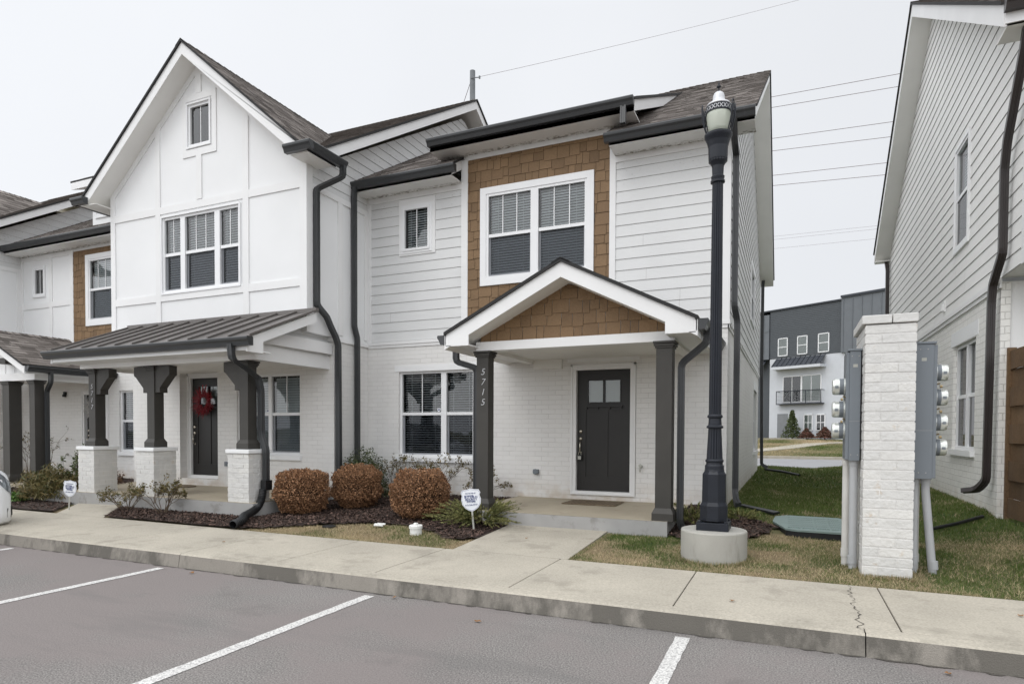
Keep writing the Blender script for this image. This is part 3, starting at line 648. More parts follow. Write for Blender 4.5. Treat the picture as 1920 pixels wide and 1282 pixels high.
def font_mesh(name, cu, mat):
    t = bpy.data.objects.new(name + "_curve", cu); COL.objects.link(t); bpy.context.view_layer.update()
    me = bpy.data.meshes.new_from_object(t); bpy.data.objects.remove(t); bpy.data.curves.remove(cu)
    me.materials.clear(); me.materials.append(mat); o = bpy.data.objects.new(name, me); COL.objects.link(o); return o
def text_obj(name, txt, size, loc, rot, parent, mat, shear=0.0, ext=0.003, spacing=1.0, align='CENTER'):
    cu = bpy.data.curves.new(name, 'FONT'); cu.body = txt; cu.size = size; cu.extrude = ext; cu.shear = shear; cu.space_character = spacing
    cu.offset = -0.0022; cu.align_x = align; cu.align_y = 'CENTER'; cu.materials.append(mat); cu.resolution_u = 3
    o = font_mesh(name, cu, mat); o.parent = parent; o.location = Vector(loc) - chain_off(parent); o.rotation_euler = rot
    return o

def square_post(parent, x, y, z0, z1, w, name="post", plinth=0.17, cap=True):
    mb = MB(); h = w / 2
    mb.box(x - h, x + h, y - h, y + h, z0, z1)
    if plinth:
        p = h + 0.035; mb.box(x - p, x + p, y - p, y + p, z0, z0 + plinth * .6)
        a, b = p, h + 0.003
        for k in range(4):
            sx = [(-1, -1), (1, -1), (1, 1), (-1, 1)]; c0, c1 = sx[k], sx[(k + 1) % 4]
            mb.poly([(x + c0[0] * a, y + c0[1] * a, z0 + plinth * .6), (x + c1[0] * a, y + c1[1] * a, z0 + plinth * .6), (x + c1[0] * b, y + c1[1] * b, z0 + plinth), (x + c0[0] * b, y + c0[1] * b, z0 + plinth)])
    if cap:
        for dz, e in ((0.0, .038), (.035, .028), (.06, .014)):
            mb.box(x - h - e, x + h + e, y - h - e, y + h + e, z1 - dz - .03, z1 - dz - .001)
    return mb.build(name, m_post, parent, bevel=0.004)

def brick_column(x0, x1, y0, y1, z0, z1, row=0.083, length=0.26, seed=3, mb=None, joint=0.008):
    """real painted bricks round a core"""
    mb = mb or MB(); r = random.Random(seed); j = joint
    mb.box(x0 + 0.0045, x1 - 0.0045, y0 + 0.0045, y1 - 0.0045, z0, z1 - .002, 1)
    n = int(round((z1 - z0) / row)); row = (z1 - z0) / n
    def blk(a0, a1, b0, b1, c0, c1):
        e = lambda: r.uniform(-.0022, .0022); q = 0.004
        dx0, dx1, dy0, dy1 = e(), e(), e(), e(); tz = r.uniform(-.0012, .0012)
        p = [(a0 + dx0, b0 + dy0, c0 + q + tz), (a1 + dx1, b0 + dy0 + e() * .6, c0 + q - tz), (a1 + dx1, b1 + dy1, c0 + q), (a0 + dx0, b1 + dy1, c0 + q),
             (a0 + dx0, b0 + dy0, c1 - q), (a1 + dx1, b0 + dy0, c1 - q + tz), (a1 + dx1, b1 + dy1, c1 - q), (a0 + dx0, b1 + dy1, c1 - q)]
        s = r.random() ** 2
        for k in ((0, 3, 2, 1), (4, 5, 6, 7), (0, 1, 5, 4), (1, 2, 6, 5), (2, 3, 7, 6), (3, 0, 4, 7)): mb.poly([p[i] for i in k], 0, s)
    for i in range(n):
        c0, c1 = z0 + i * row + j / 2, z0 + (i + 1) * row - j / 2; dpt = 0.09
        for side in range(2):
            # front/back runs
            u = x0; off = (i % 2) * 0.5
            cuts = [x0]; q = x0 + length * (1 - off) if off else x0 + length
            while q < x1 - 0.05: cuts.append(q); q += length
            cuts.append(x1); yy = (y0, y0 + dpt) if side == 0 else (y1 - dpt, y1)
            for a, b in zip(cuts, cuts[1:]): blk(a + (j / 2 if a > x0 else 0), b - (j / 2 if b < x1 else 0), *yy, c0, c1)
            cuts = [y0 + dpt]; q = y0 + dpt + length * (0.5 if off == 0 else 1)
            while q < y1 - dpt - 0.05: cuts.append(q); q += length
            cuts.append(y1 - dpt); xx = (x0, x0 + dpt) if side == 0 else (x1 - dpt, x1)
            for a, b in zip(cuts, cuts[1:]): blk(*xx, a + j / 2, b - j / 2, c0, c1)
    return mb

# ================================================================== TERRAIN
def gz(x, y):
    """height of the lawn"""
    e = np.interp(x, [-30, -12, -4, -0.9, 0.7, 2.4, 8], [0.36, 0.36, 0.36, 0.40, 0.33, 0.53, 0.55])
    f = np.clip((y + 3.67) / 3.67, 0, 1); f2 = np.interp(y, [-3.67, -2.0, 0], [0, .22, 1]); k = np.clip((x + 1.2) / 1.2, 0, 1); f = f2 * (1 - k) + f * k
    z = 0.165 + (e - 0.165) * f
    far = np.interp(y, [0, 10, 13.5, 16.5], [0, 0.02, 0.0, -1])
    return np.where(y > 0, z + np.where(far < 0, far * (z - 0.11), far), z)
def grid_mesh(name, xs, ys, zf, mat, shade=None):
    X, Y = np.meshgrid(xs, ys); Z = zf(X, Y); nx, ny = len(xs), len(ys)
    V = np.stack([X, Y, Z], -1).reshape(-1, 3)
    i = np.arange(nx * ny).reshape(ny, nx); q = np.stack([i[:-1, :-1], i[:-1, 1:], i[1:, 1:], i[1:, :-1]], -1).reshape(-1, 4)
    me = bpy.data.meshes.new(name); me.from_pydata(V.tolist(), [], q.tolist()); me.materials.append(mat)
    at = me.attributes.new("shade", 'FLOAT', 'FACE')
    if shade is not None:
        c = V[q].mean(1); at.data.foreach_set("value", shade(c[:, 0], c[:, 1]).astype(np.float32))
    me.update(); o = bpy.data.objects.new(name, me); COL.objects.link(o); return o

def vnoise(x, y, s, seed):
    """smooth value noise"""
    g = np.random.default_rng(seed).random((64, 64)); x = x / s + 31.3; y = y / s + 17.7
    xi, yi = np.floor(x).astype(int), np.floor(y).astype(int); fx, fy = x - xi, y - yi; fx = fx * fx * (3 - 2 * fx); fy = fy * fy * (3 - 2 * fy)
    a = g[yi % 64, xi % 64]; b = g[yi % 64, (xi + 1) % 64]; c = g[(yi + 1) % 64, xi % 64]; d = g[(yi + 1) % 64, (xi + 1) % 64]
    return (a * (1 - fx) + b * fx) * (1 - fy) + (c * (1 - fx) + d * fx) * fy

# parking lot
mb = MB(); mb.poly([(-120, -60, 0), (60, -60, 0), (60, -5.0, 0), (-120, -5.0, 0)])
struct(mb.build("parking_lot", m_asph))
for x in (-12.12, -9.27, -6.45, -3.60, -0.72, 2.12, 4.97):
    mb = MB(); r2 = random.Random(int(x * 100)); n = 60; w = 0.053
    L = [(x - w + r2.uniform(-.004, .004), -5.31 - i * 4.9 / n) for i in range(n + 1)]; Rr = [(x + w + r2.uniform(-.004, .004), -5.31 - i * 4.9 / n) for i in range(n + 1)]
    for i in range(n): mb.poly([(L[i][0], L[i][1], .004), (L[i + 1][0], L[i + 1][1], .004), (Rr[i + 1][0], Rr[i + 1][1], .004), (Rr[i][0], Rr[i][1], .004)])
    struct(mb.build("parking_line", m_line))
# ground under everything, to the horizon
mb = MB(); mb.poly([(-900, -900, -0.25), (900, -900, -0.25), (900, 1200, -0.25), (-900, 1200, -0.25)]); struct(mb.build("ground", m_soil))
# sidewalk slabs and integral kerb
mb = MB(); J = [-60, -40, -30, -22, -16.4, -15.0, -13.6, -12.2, -10.75, -9.3, -7.75, -6.3, -4.96, -3.72, -2.28, -0.84, 0.735, 2.25, 3.8, 5.3, 7, 20, 40]
for a, b in zip(J, J[1:]):
    mb.box(a + .005, b - .005, -5.045, -3.67, 0.0, 0.162)
mb.box(-60, 40, -5.04, -3.675, 0.0, 0.148, 1)
struct(mb.build("sidewalk", [m_conc, m_joint], bevel=0.006))
mb = MB(); r2 = random.Random(5)
for a, b in zip([-60, -30, -12.2, -6.3, 0.50], [-30, -12.2, -6.3, 0.50, 40]):
    n = max(4, int((b - a) / 0.5)); P0 = None
    for i in range(n):
        x0, x1 = a + (b - a) * i / n + (0.004 if i == 0 else 0), a + (b - a) * (i + 1) / n - (0.004 if i == n - 1 else 0)
        ya, yb = -5.21, -5.185
        mb.poly([(x0, ya, 0.0), (x1, ya, 0.0), (x1, yb, .140), (x0, yb, .140)]); mb.poly([(x0, yb, .140), (x1, yb, .140), (x1, yb + .018, .155), (x0, yb + .018, .155)], 1)
        mb.poly([(x0, yb + .018, .155), (x1, yb + .018, .155), (x1, -5.052, .160), (x0, -5.052, .160)], 1)
    for xx in (a + .004, b - .004): mb.poly([(xx, -5.21, 0), (xx, -5.185, .14), (xx, -5.167, .155), (xx, -5.052, .16), (xx, -5.052, 0)])
struct(mb.build("kerb", [m_kerb, m_conc]))
mb = MB(); r2 = random.Random(12); x = -30.0
while x < 12:
    L = r2.uniform(.05, .35); w = r2.uniform(.004, .035)
    mb.poly([(x, -5.212, .0045), (x + L * .3, -5.212 - w, .0045), (x + L * .7, -5.212 - w * r2.uniform(.4, 1), .0045), (x + L, -5.212, .0045)]); x += L * r2.uniform(.6, 1.2)
tag(mb.build("kerb_dirt", m_joint), "dark grit and soil collected along the foot of the kerb", "grit", kind="stuff")
# jagged crack across the walk
mb = MB(); r2 = random.Random(9); y = -3.70; x = 0.50; pts = []
while y > -5.18: pts.append((x + r2.uniform(-.028, .028), y, r2.uniform(.0015, .0075))); y -= r2.uniform(.03, .06); x -= 0.0006
for (x0, y0, w0), (x1, y1, w1) in zip(pts, pts[1:]): mb.poly([(x0 - w0, y0, .1645), (x0 + w0, y0, .1645), (x1 + w1, y1, .1645), (x1 - w1, y1, .1645)])
struct(mb.build("sidewalk_crack", m_joint))
# entry walks
mb = MB(); mb.poly([(-3.62, -3.67, .162), (-2.20, -3.67, .162), (-2.20, -2.03, .235), (-3.62, -2.03, .235)])
for xx in (-3.62, -2.20): mb.poly([(xx, -3.67, .162), (xx, -2.03, .235), (xx, -2.03, 0.05), (xx, -3.67, 0.0)])
struct(mb.build("entry_walk", m_conc))
mb = MB(); mb.poly([(-11.15, -3.67, .162), (-9.95, -3.67, .162), (-10.75, -2.83, .235), (-12.3, -2.4, .235)])
mb.poly([(-9.95, -3.67, .162), (-10.75, -2.83, .235), (-10.75, -2.83, .05), (-9.95, -3.67, .05)]); struct(mb.build("entry_walk", m_conc))
mb = MB(); mb.poly([(-18.4, -0.95, .30), (-17.0, -0.95, .30), (-14.6, -2.9, .22), (-16.2, -3.6, .175)]); struct(mb.build("entry_walk", m_conc))

# where things grow
def in_poly(x, y, P):
    c = np.zeros(x.shape, bool); n = len(P); j = n - 1
    for i in range(n):
        xi, yi = P[i]; xj, yj = P[j]
        m = ((yi > y) != (yj > y)) & (x < (xj - xi) * (y - yi) / ((yj - yi) or 1e-9) + xi); c ^= m; j = i
    return c
BED_A = [(-9.9, -3.66), (-7.1, -3.655), (-6.85, -3.55), (-6.45, -3.15), (-5.75, -2.62), (-4.95, -2.55), (-4.35, -2.85), (-4.05, -3.15), (-3.75, -3.2), (-3.64, -3.0), (-3.63, -2.05), (-4.35, -2.0), (-4.35, 0.0), (-7.58, 0.0), (-7.58, -2.83), (-10.7, -2.83)]
BED_B = [(-30, 0), (-18.9, 0.02), (-13.0, 0.02), (-12.7, -2.4), (-12.4, -2.45), (-11.3, -3.64), (-30, -3.66)]
BED_C = [(-1.42, -1.95), (-1.25, -2.1), (-0.75, -2.25), (-0.35, -1.9), (-0.15, -1.2), (-0.45, -0.75), (-0.89, -0.35), (-0.89, 0), (-1.42, 0)]
SOLID = [[(-3.64, -3.67), (-2.18, -3.67), (-2.18, -2.0), (-3.64, -2.0)], [(-4.4, -2.03), (-1.42, -2.03), (-1.42, 0), (-4.4, 0)],
         [(-13.1, -2.86), (-7.6, -2.86), (-7.6, 0), (-13.1, 0)], [(-0.89, 0), (-0.89, 10.2), (-13, 10.2), (-13, 0)], [(-7.6, -1.0), (-7.6, 0), (-13, 0), (-13, -1)],
         [(2.4, -0.4), (9, -0.4), (9, 9.5), (2.4, 9.5)], [(.63, -3.3), (1.07, -3.3), (1.07, -2.4), (.63, -2.4)], [(-9.95, -3.67), (-10.75, -2.83), (-12.3, -2.4), (-11.15, -3.67)],
         [(-18.4, -0.95), (-17.0, -0.95), (-14.6, -2.9), (-16.2, -3.6)]]
def allowed(x, y):
    ok = (y > -3.665)
    for P in SOLID: ok &= ~in_poly(x, y, P)
    ok &= ~(((x + .75) ** 2 + (y + 3.03) ** 2) < .345 ** 2)
    ok &= ~in_poly(x, y, [(-.2, -1.62), (.62, -1.66), (.75, -.25), (-.1, -.22)])
    return ok
def in_bed(x, y): return in_poly(x, y, BED_A) | in_poly(x, y, BED_B) | in_poly(x, y, BED_C)
def tan_amount(x, y):
    """0 green .. 1 dormant straw"""
    n = vnoise(x, y, 0.48, 1) * .60 + vnoise(x, y, 0.14, 2) * .25 + vnoise(x, y, 1.1, 3) * .30
    base = np.where(x < -3.6, 0.92, 0.0)
    front = np.interp(y, [-3.67, -2.6, -1.5, -0.4, 1.0], [0.76, 0.72, 0.32, -0.15, -0.3])
    right = np.where(x > 1.25, np.interp(y, [-3.67, -3.1, -2.2, 0], [0.34, 0.16, -0.1, -0.3]), front)
    left = np.where(x < -1.1, np.interp(y, [-3.67, -2.0], [0.62, 0.66]), right)
    b = np.where(x < -3.6, base, left)
    return np.clip(b + (n - 0.575) * 2.0, 0, 1)
def soil_shade(x, y): return 1 - tan_amount(x, y)
xs = np.concatenate([np.arange(-40, -8, 1.0), np.arange(-8, 4, 0.2), np.arange(4, 26, 1.5)]); ys = np.concatenate([np.arange(-3.69, 3, 0.2), np.arange(3, 17.01, 0.5)])
struct(grid_mesh("lawn", xs, ys, lambda X, Y: gz(X, Y) - 0.012, m_soil, soil_shade))

def grass(name, x, y, h, wdt, shade, lean=0.5, z=None):
    n = len(x); z = gz(x, y) - 0.01 if z is None else z
    a = NP.random(n) * 2 * np.pi; l = NP.random(n) * lean; b = NP.random(n) * 2 * np.pi
    base = np.stack([x, y, z], 1); side = np.stack([np.cos(a), np.sin(a), np.zeros(n)], 1) * wdt[:, None] / 2
    tip = base + np.stack([np.cos(b) * l * h, np.sin(b) * l * h, h * (1 - l * .35)], 1)
    V = np.stack([base - side, base + side, tip], 1).reshape(-1, 3)
    return fast_mesh(name, V, 3, m_blade, shade)
def scatter(n, x0, x1, y0, y1): return NP.uniform(x0, x1, n), NP.uniform(y0, y1, n)
parts = []
for n, x0, x1, y0, y1, h, w in ((34000, -7.2, -3.55, -3.66, -2.3, .042, .0048), (150000, -2.2, 5.0, -3.66, -0.3, .034, .0050), (110000, -0.95, 5.0, -0.3, 5, .042, .0085), (60000, -0.95, 8, 5, 16.2, .055, .017)):
    x, y = scatter(n, x0, x1, y0, y1); k = allowed(x, y) & ~in_bed(x, y); x, y = x[k], y[k]
    t = tan_amount(x, y); dens = NP.random(len(x)) > np.clip((t - .72) * 1.6, 0, .55); x, y, t = x[dens], y[dens], t[dens]
    hh = h * (0.55 + 0.8 * NP.random(len(x))) * (1.15 - 0.45 * t); ww = w * (0.7 + .6 * NP.random(len(x)))
    sh = np.clip(np.where(NP.random(len(x)) < t * .95 + .04, .55 + .5 * NP.random(len(x)), .22 * NP.random(len(x))), 0, 1)
    parts.append((x, y, hh, ww, sh))
def tuft(px, py, n, sd, h, t=.8):
    k = NP.integers(0, len(px), n); x = np.asarray(px)[k] + NP.normal(0, sd, n); y = np.asarray(py)[k] + NP.normal(0, sd, n); m = allowed(x, y) & ~in_bed(x, y); x, y = x[m], y[m]
    sh = np.where(NP.random(len(x)) < t, .5 + .5 * NP.random(len(x)), .25 * NP.random(len(x))); parts.append((x, y, h * (.4 + .8 * NP.random(len(x))), .004 + .003 * NP.random(len(x)), sh))
q = np.linspace(0, 2 * np.pi, 60); tuft(-.75 + .36 * np.cos(q), -3.03 + .36 * np.sin(q), 3600, .02, .06, .6)
e = np.linspace(0, 1, 30); tuft(np.concatenate([.63 + .45 * e, .63 + 0 * e, 1.09 + 0 * e]), np.concatenate([-3.32 + 0 * e, -3.3 + .9 * e, -3.3 + .9 * e]), 3000, .022, .055, .85)
e = np.linspace(0, 1, 90); ee = -2.15 + 7 * e; ee = ee[vnoise(ee, ee * 0, .35, 9) > .42]; tuft(ee, ee * 0 - 3.655, 5200, .018, .038, .75); tuft(-6.8 + 3.1 * e, 0 * e - 3.655, 2400, .015, .035, .9)
tuft(2.38 + 0 * e, -.4 + 6 * e, 2600, .03, .06, .2); tuft(-.87 + 0 * e, 6 * e, 2200, .03, .06, .3); tuft(-2.17 + .02 * e, -3.6 + 1.5 * e, 1500, .018, .04, .6)
P_ = [np.concatenate([p[i] for p in parts]) for i in range(5)]
tag(grass("grass", P_[0], P_[1], P_[2], P_[3], P_[4], 1.1), "short turf, green between the houses and straw coloured near the sidewalk", "grass", kind="stuff")

# beds: soft brown base with chips on top
for i, P in enumerate((BED_A, BED_B, BED_C)):
    bxs = np.arange(min(p[0] for p in P if p[0] > -25), max(p[0] for p in P) + .12, .12); bys = np.arange(min(p[1] for p in P), max(p[1] for p in P) + .12, .12)
    X, Y = np.meshgrid(bxs, bys); Z = gz(X, Y) + 0.012 + .02 * vnoise(X, Y, .3, 5); V = np.stack([X, Y, Z], -1).reshape(-1, 3)
    I = np.arange(X.size).reshape(X.shape); q = np.stack([I[:-1, :-1], I[:-1, 1:], I[1:, 1:], I[1:, :-1]], -1).reshape(-1, 4)
    c = V[q].mean(1); k = in_poly(c[:, 0], c[:, 1], P); me = bpy.data.meshes.new("flower_bed"); me.from_pydata(V.tolist(), [], q[k].tolist()); me.materials.append(m_bed)
    me.update(); o = bpy.data.objects.new("flower_bed", me); COL.objects.link(o); struct(o)
pp = []
for n, x0, x1, y0, y1 in ((52000, -10.8, -3.6, -3.66, 0), (16000, -19, -11.2, -3.66, 0), (5200, -1.45, -0.1, -2.3, 0)):
    x, y = scatter(n, x0, x1, y0, y1); k = in_bed(x, y) & allowed(x, y); pp.append((x[k], y[k]))
x = np.concatenate([p[0] for p in pp]); y = np.concatenate([p[1] for p in pp]); n = len(x)
c = np.stack([x, y, gz(x, y) + .022 + .016 * NP.random(n)], 1); a = NP.random(n) * 2 * np.pi; l = (.008 + .018 * NP.random(n))[:, None]; w = (.003 + .005 * NP.random(n))[:, None]
u = np.stack([np.cos(a), np.sin(a), NP.normal(0, .35, n)], 1) * l; v = np.stack([-np.sin(a), np.cos(a), NP.normal(0, .6, n)], 1) * w
V = np.stack([c - u - v, c + u - v, c + u + v, c - u + v], 1).reshape(-1, 3); sh = np.clip(NP.random(n) ** 2.2, 0, 1)
tag(fast_mesh("mulch_chips", V, 4, m_chip, sh), "dark brown shredded bark mulch lying over the planting beds", "mulch", kind="stuff")

# back street and far slope
mb = MB(); mb.poly([(-70, 15.4, .10), (60, 15.4, .10), (60, 28, .10), (-70, 28, .10)]); struct(mb.build("street", M("street_asphalt", (0.26, 0.26, 0.265), 0.9, 0.08, 1)))
mb = MB(); mb.box(-70, 60, 28.0, 28.45, 0.0, .24); struct(mb.build("street_kerb", m_conc))
def farz(X, Y): return np.interp(Y, [28.4, 33, 48, 70, 160], [.23, .42, 1.02, 1.1, 1.1]) + 0 * X
struct(grid_mesh("far_lawn", np.arange(-70, 61, 2.5), np.concatenate([np.arange(28.45, 52, 1), np.arange(52, 170, 12)]), farz, m_soil, lambda x, y: np.clip(.45 + .9 * (vnoise(x, y, 2.6, 8) - .5), 0, 1)))
x, y = scatter(60000, -6, 12, 28.5, 50); sh = np.clip(.55 + (vnoise(x, y, 2.6, 8) - .5) * -1.3 + NP.normal(0, .15, len(x)), 0, 1)
tag(grass("far_grass", x, y, .06 + .05 * NP.random(len(x)), .03 + .02 * NP.random(len(x)), sh, .6, farz(x, y) - .01), "yellowing grass on the slope beyond the back street", "grass", kind="stuff")
mb = MB()
for a, b in (((-3.2, 30.2), (-0.4, 35.4)), ((-0.4, 35.4), (1.9, 41.2)), ((1.9, 41.2), (6.5, 45.5))):
    za, zb = float(farz(0, a[1])) + .05, float(farz(0, b[1])) + .05; d = Vector((b[0] - a[0], b[1] - a[1], 0)).normalized(); s = Vector((-d.y, d.x, 0)) * .8
    mb.extrude([Vector((*a, za)) - s, Vector((*a, za)) + s, Vector((*b, zb)) + s, Vector((*b, zb)) - s], (0, 0, -.3))
mb.box(-8, 1.2, 46.6, 47.4, .9, 1.05); struct(mb.build("far_path", m_conc))

# ================================================================== HOUSE 5715 (recessed unit nearest the lamp)
H = thing("townhouse", (-4.2, 0, 0.3), "white townhouse with small gabled porch, tan shake panel and 5715 on its post", "townhouse")
F0 = FRONT(0.0); FS = RIGHT(-0.89)
winL = (-6.86, -5.25, 1.06, 2.68); dh = (-3.40, -2.29, 0.515, 2.68)
b = flat_wall(F0, [(0.1, -7.58, -0.89), (3.19, -7.58, -0.89)], [winL, dh], grid=[1, 2])
flat_wall(FS, [(0.1, 0, 10.2), (3.19, 0, 10.2)], [(7.6, 9.2, 1.05, 2.69)], b)
b.poly([(-0.89, 10.2, 0.1), (-7.58, 10.2, 0.1), (-7.58, 10.2, 3.2), (-0.89, 10.2, 3.2)])
b.build("brick_wall", m_brick, H)
b = MB()    # smooth painted lintel bands
F0.box(b, -6.95, -5.15, -.01, .006, 2.68, 2.80); F0.box(b, -3.46, -2.24, -.01, .008, 2.72, 2.95); FS.box(b, 7.5, 9.3, -.01, .006, 2.69, 2.92); b.build_boxes("lintel", m_panel, H)
b = MB(); F0.box(b, -7.58, -0.86, 0, .035, 3.205, 3.262); F0.box(b, -7.58, -0.86, 0, .02, 3.15, 3.205); FS.box(b, -0.03, 10.2, 0, .035, 3.205, 3.262); FS.box(b, -0.02, 10.2, 0, .02, 3.15, 3.205); b.build("ledge", m_trim, H)
sw = (-6.75, -6.16, 4.94, 5.75)
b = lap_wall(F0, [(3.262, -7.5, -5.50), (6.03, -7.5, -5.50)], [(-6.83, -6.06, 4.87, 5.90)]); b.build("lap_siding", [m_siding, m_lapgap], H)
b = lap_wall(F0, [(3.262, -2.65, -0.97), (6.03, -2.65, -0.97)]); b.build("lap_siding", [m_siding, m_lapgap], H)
rl = lambda y: 6.2 + .6035 * (y + .5) if y < 5.1 else 6.2 + .6035 * (10.7 - y)
E = [(3.262, 0.08, 10.12), (6.30, 0.08, 10.12), (9.36, 5.05, 5.15)]
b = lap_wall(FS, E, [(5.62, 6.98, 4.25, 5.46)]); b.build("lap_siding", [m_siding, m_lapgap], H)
b = MB(); b.poly([(-0.89, 10.2, 3.2), (-7.58, 10.2, 3.2), (-7.58, 10.2, 6.2), (-0.89, 10.2, 6.2)]); b.build('rear_wall', m_siding, H); b = MB()
for x0, x1 in ((-7.58, -7.49), (-5.50, -5.37), (-2.75, -2.65)): F0.box(b, x0, x1, -.02, .026, 3.263, 6.03 if x0 < -6 else 6.44)
F0.box(b, -0.99, -0.867, -.02, .026, 3.263, 6.05); FS.box(b, -0.022, .09, -.02, .028, 3.263, 6.05); FS.box(b, 10.10, 10.22, -.02, .028, 3.263, 6.05)
for q in ((-6.84, -6.05, 4.86, 4.90), (-6.84, -6.05, 5.79, 5.91), (-6.84, -6.79, 4.90, 5.79), (-6.12, -6.05, 4.90, 5.79)): F0.box(b, q[0], q[1], -.01, .022, q[2], q[3])
for x0, x1 in ((-7.49, -5.5), (-2.65, -0.99)): F0.box(b, x0, x1, 0, .024, 5.93, 6.03)
b.build_boxes("corner_trim", m_trim, H)
w2 = (-5.00, -3.13, 4.26, 5.76)
b = shakes(F0, -5.37, -2.75, 3.27, 6.42, [(w2[0] - .12, w2[1] + .12, w2[2] - .12, w2[3] + .12)], seed=4)
b.build("shake_siding", [m_shake, m_shakegap], H)
window(F0, H, *w2, units=[(-5.00, -4.145), (-4.005, -3.13)], casing=.115, cas_m=m_vinyl, muntins=2, tilt=58, deep=.0, sp=.046)
window(F0, H, *winL, units=[(-6.86, -5.955), (-5.845, -5.25)], sill=True, muntins=[1, 0], tilt=24, sticker=(-6.02, 1.95), deep=.07, sp=.045)
window(F0, H, *sw, hung=False, casing=.045, muntins=1, tilt=48, deep=-.02, sp=.045)
window(FS, H, 5.62, 6.98, 4.25, 5.46, casing=.08, tilt=40, deep=.0)
window(FS, H, 7.6, 9.2, 1.05, 2.69, units=[(7.6, 8.37), (8.43, 9.2)], sill=True, tilt=40, deep=.07)
dr, hu, dd = door(F0, H, -3.305, -2.385, 0.56, 2.585)
b = MB(); b.box(-4.07, -3.97, -.045, 0, .82, .90); b.lathe([(.045, 0), (.05, -.03), (.0001, -.032)], (-4.02, -.03, .86), 12, 0, axis='y'); b.build("outlet_cover", m_box, H, bevel=.004)
b = MB(); b.lathe([(.03, 0), (.03, -.012), (.012, -.014), (.012, -.06), (.0001, -.062)], (-2.20, 0, .99), 12, 0, axis='y'); b.tube([(-2.20, -.055, .99), (-2.20, -.075, .95), (-2.20, -.08, .91)], .013, 8)
b.lathe([(.028, 0), (.028, -.01), (.0001, -.012)], (-2.20, -.06, 1.01), 10, 0, axis='y'); b.build("hose_bib", m_steel, H)
# main roof, soffits, gutters
gable_roof(H, 'x', -7.56, -5.49, -0.42, 6.20 + .048, 5.1, 9.58, 10.62, 6.20, thick=.21, seed=10)
gable_roof(H, 'x', -2.66, -0.52, -0.42, 6.20 + .048, 5.1, 9.58, 10.62, 6.20, thick=.21, seed=11)
gable_roof(H, 'x', -5.46, -2.69, 0.25, 6.63, 5.1, 9.57, 10.6, 6.20, thick=.19, seed=12)
eave_soffit(H, -7.58, -5.49, -.42, 0.0, 6.03, 6.20); eave_soffit(H, -2.66, -0.52, -.42, 0.0, 6.03, 6.20)
gutter(H, (-7.64, -.425, 6.065), (-5.38, -.425, 6.065), (0, -1, 0)); gutter(H, (-2.72, -.425, 6.065), (-0.51, -.425, 6.065), (0, -1, 0))
# shed dormer over the shake panel
dz = lambda y: 6.71 + .5 * (y + .42)
b = MB()
for xx in (-5.475, -2.675):
    b.poly([(xx, 0, 6.0), (xx, 0, 6.66), (xx, 4.4, 9.12), (xx, 4.4, 8.9)])
b.poly([(-5.46, 0, 6.42), (-2.69, 0, 6.42), (-2.69, 0, 6.7), (-5.46, 0, 6.7)]); F0.box(b, -5.37, -2.75, 0.0, .02, 6.42, 6.50)
b.build("dormer_wall", m_panel, H)
gable_roof(H, 'x', -5.92, -2.27, -.42, 6.71, 4.6, dz(4.6), 4.6, dz(4.6), thick=.21, seed=21, name="dormer_roof", back=False)
eave_soffit(H, -5.92, -2.27, -.42, 0.0, 6.50, 6.70); gutter(H, (-5.93, -.425, 6.565), (-2.26, -.425, 6.565), (0, -1, 0))
downspout(H, [(-2.42, -.47, 6.60), (-2.42, -.50, 6.30)], mat=m_gutter)
# porch
b = MB(); b.box(-4.36, -1.42, -2.03, 0, .05, .405, 1); b.poly([(-4.36, -2.03, .407), (-1.42, -2.03, .407), (-1.42, 0, .418), (-4.36, 0, .418)], 0); b.build("porch_slab", [m_slab, m_slabface], H)
RZ, RX = 3.83, -2.80; ev = lambda x: RZ - abs(x - RX) * .497
PP = thing  # noqa
pr = gable_roof(H, 'y', -2.25, 0.0, RX - 1.76, ev(RX - 1.76), RX, RZ, RX + 1.76, ev(RX - 1.76), thick=.235, seed=31, name="porch_roof")
b = MB()   # flat returns at the gable feet and soffits
for s in (-1, 1):
    xo, xi = RX + s * 1.74, RX + s * 1.37
    b.poly([(xo, -2.251, 2.775), (xi, -2.251, 2.775), (xi, -2.251, ev(xi) - .235), (xo, -2.251, ev(xo) - .05)])
    b.box(min(xo, xi), max(xo, xi), -2.25, 0, 2.765, 2.785); b.box(xo - .012, xo + .012, -2.25, 0, 2.785, 2.95)
b.poly([(RX - 1.36, -1.87, 2.87), (RX + 1.36, -1.87, 2.87), (RX, -1.87, 3.58)]); b.build("soffit", m_trim, pr)
b = shakes(FRONT(-1.875), RX - 1.36, RX + 1.36, 2.852, 3.6, roof=lambda x: ev(x) - .225, ex=.172, seed=8); b.build("shake_siding", [m_shake, m_shakegap], pr)
b = MB(); b.box(-4.22, -1.37, -1.93, -1.72, 2.72, 2.85); b.build("porch_beam", m_trim, H, bevel=.004)
b = MB(); b.box(-4.21, -4.06, -1.72, 0, 2.72, 2.85); b.box(-1.53, -1.38, -1.72, 0, 2.72, 2.85); b.box(-4.06, -1.53, -1.72, 0, 2.78, 2.80); b.box(-4.06, -3.55, -.06, -0.001, 2.62, 2.78); b.build("porch_ceiling", m_soffit, H)
square_post(H, -4.118, -1.82, .40, 2.72, .19); square_post(H, -1.49, -1.86, .40, 2.72, .205)
for i, ch in enumerate("5715"):
    text_obj("house_number", ch, .135, (-4.118 + .006, -1.918, 2.415 - i * .147), (math.pi / 2, 0, 0), H, m_alu, shear=.25)
gutter(pr, (RX - 1.765, -2.24, 2.80), (RX - 1.765, -0.02, 2.80), (-1, 0, 0)); gutter(pr, (RX + 1.765, -2.24, 2.80), (RX + 1.765, -0.02, 2.80), (1, 0, 0))
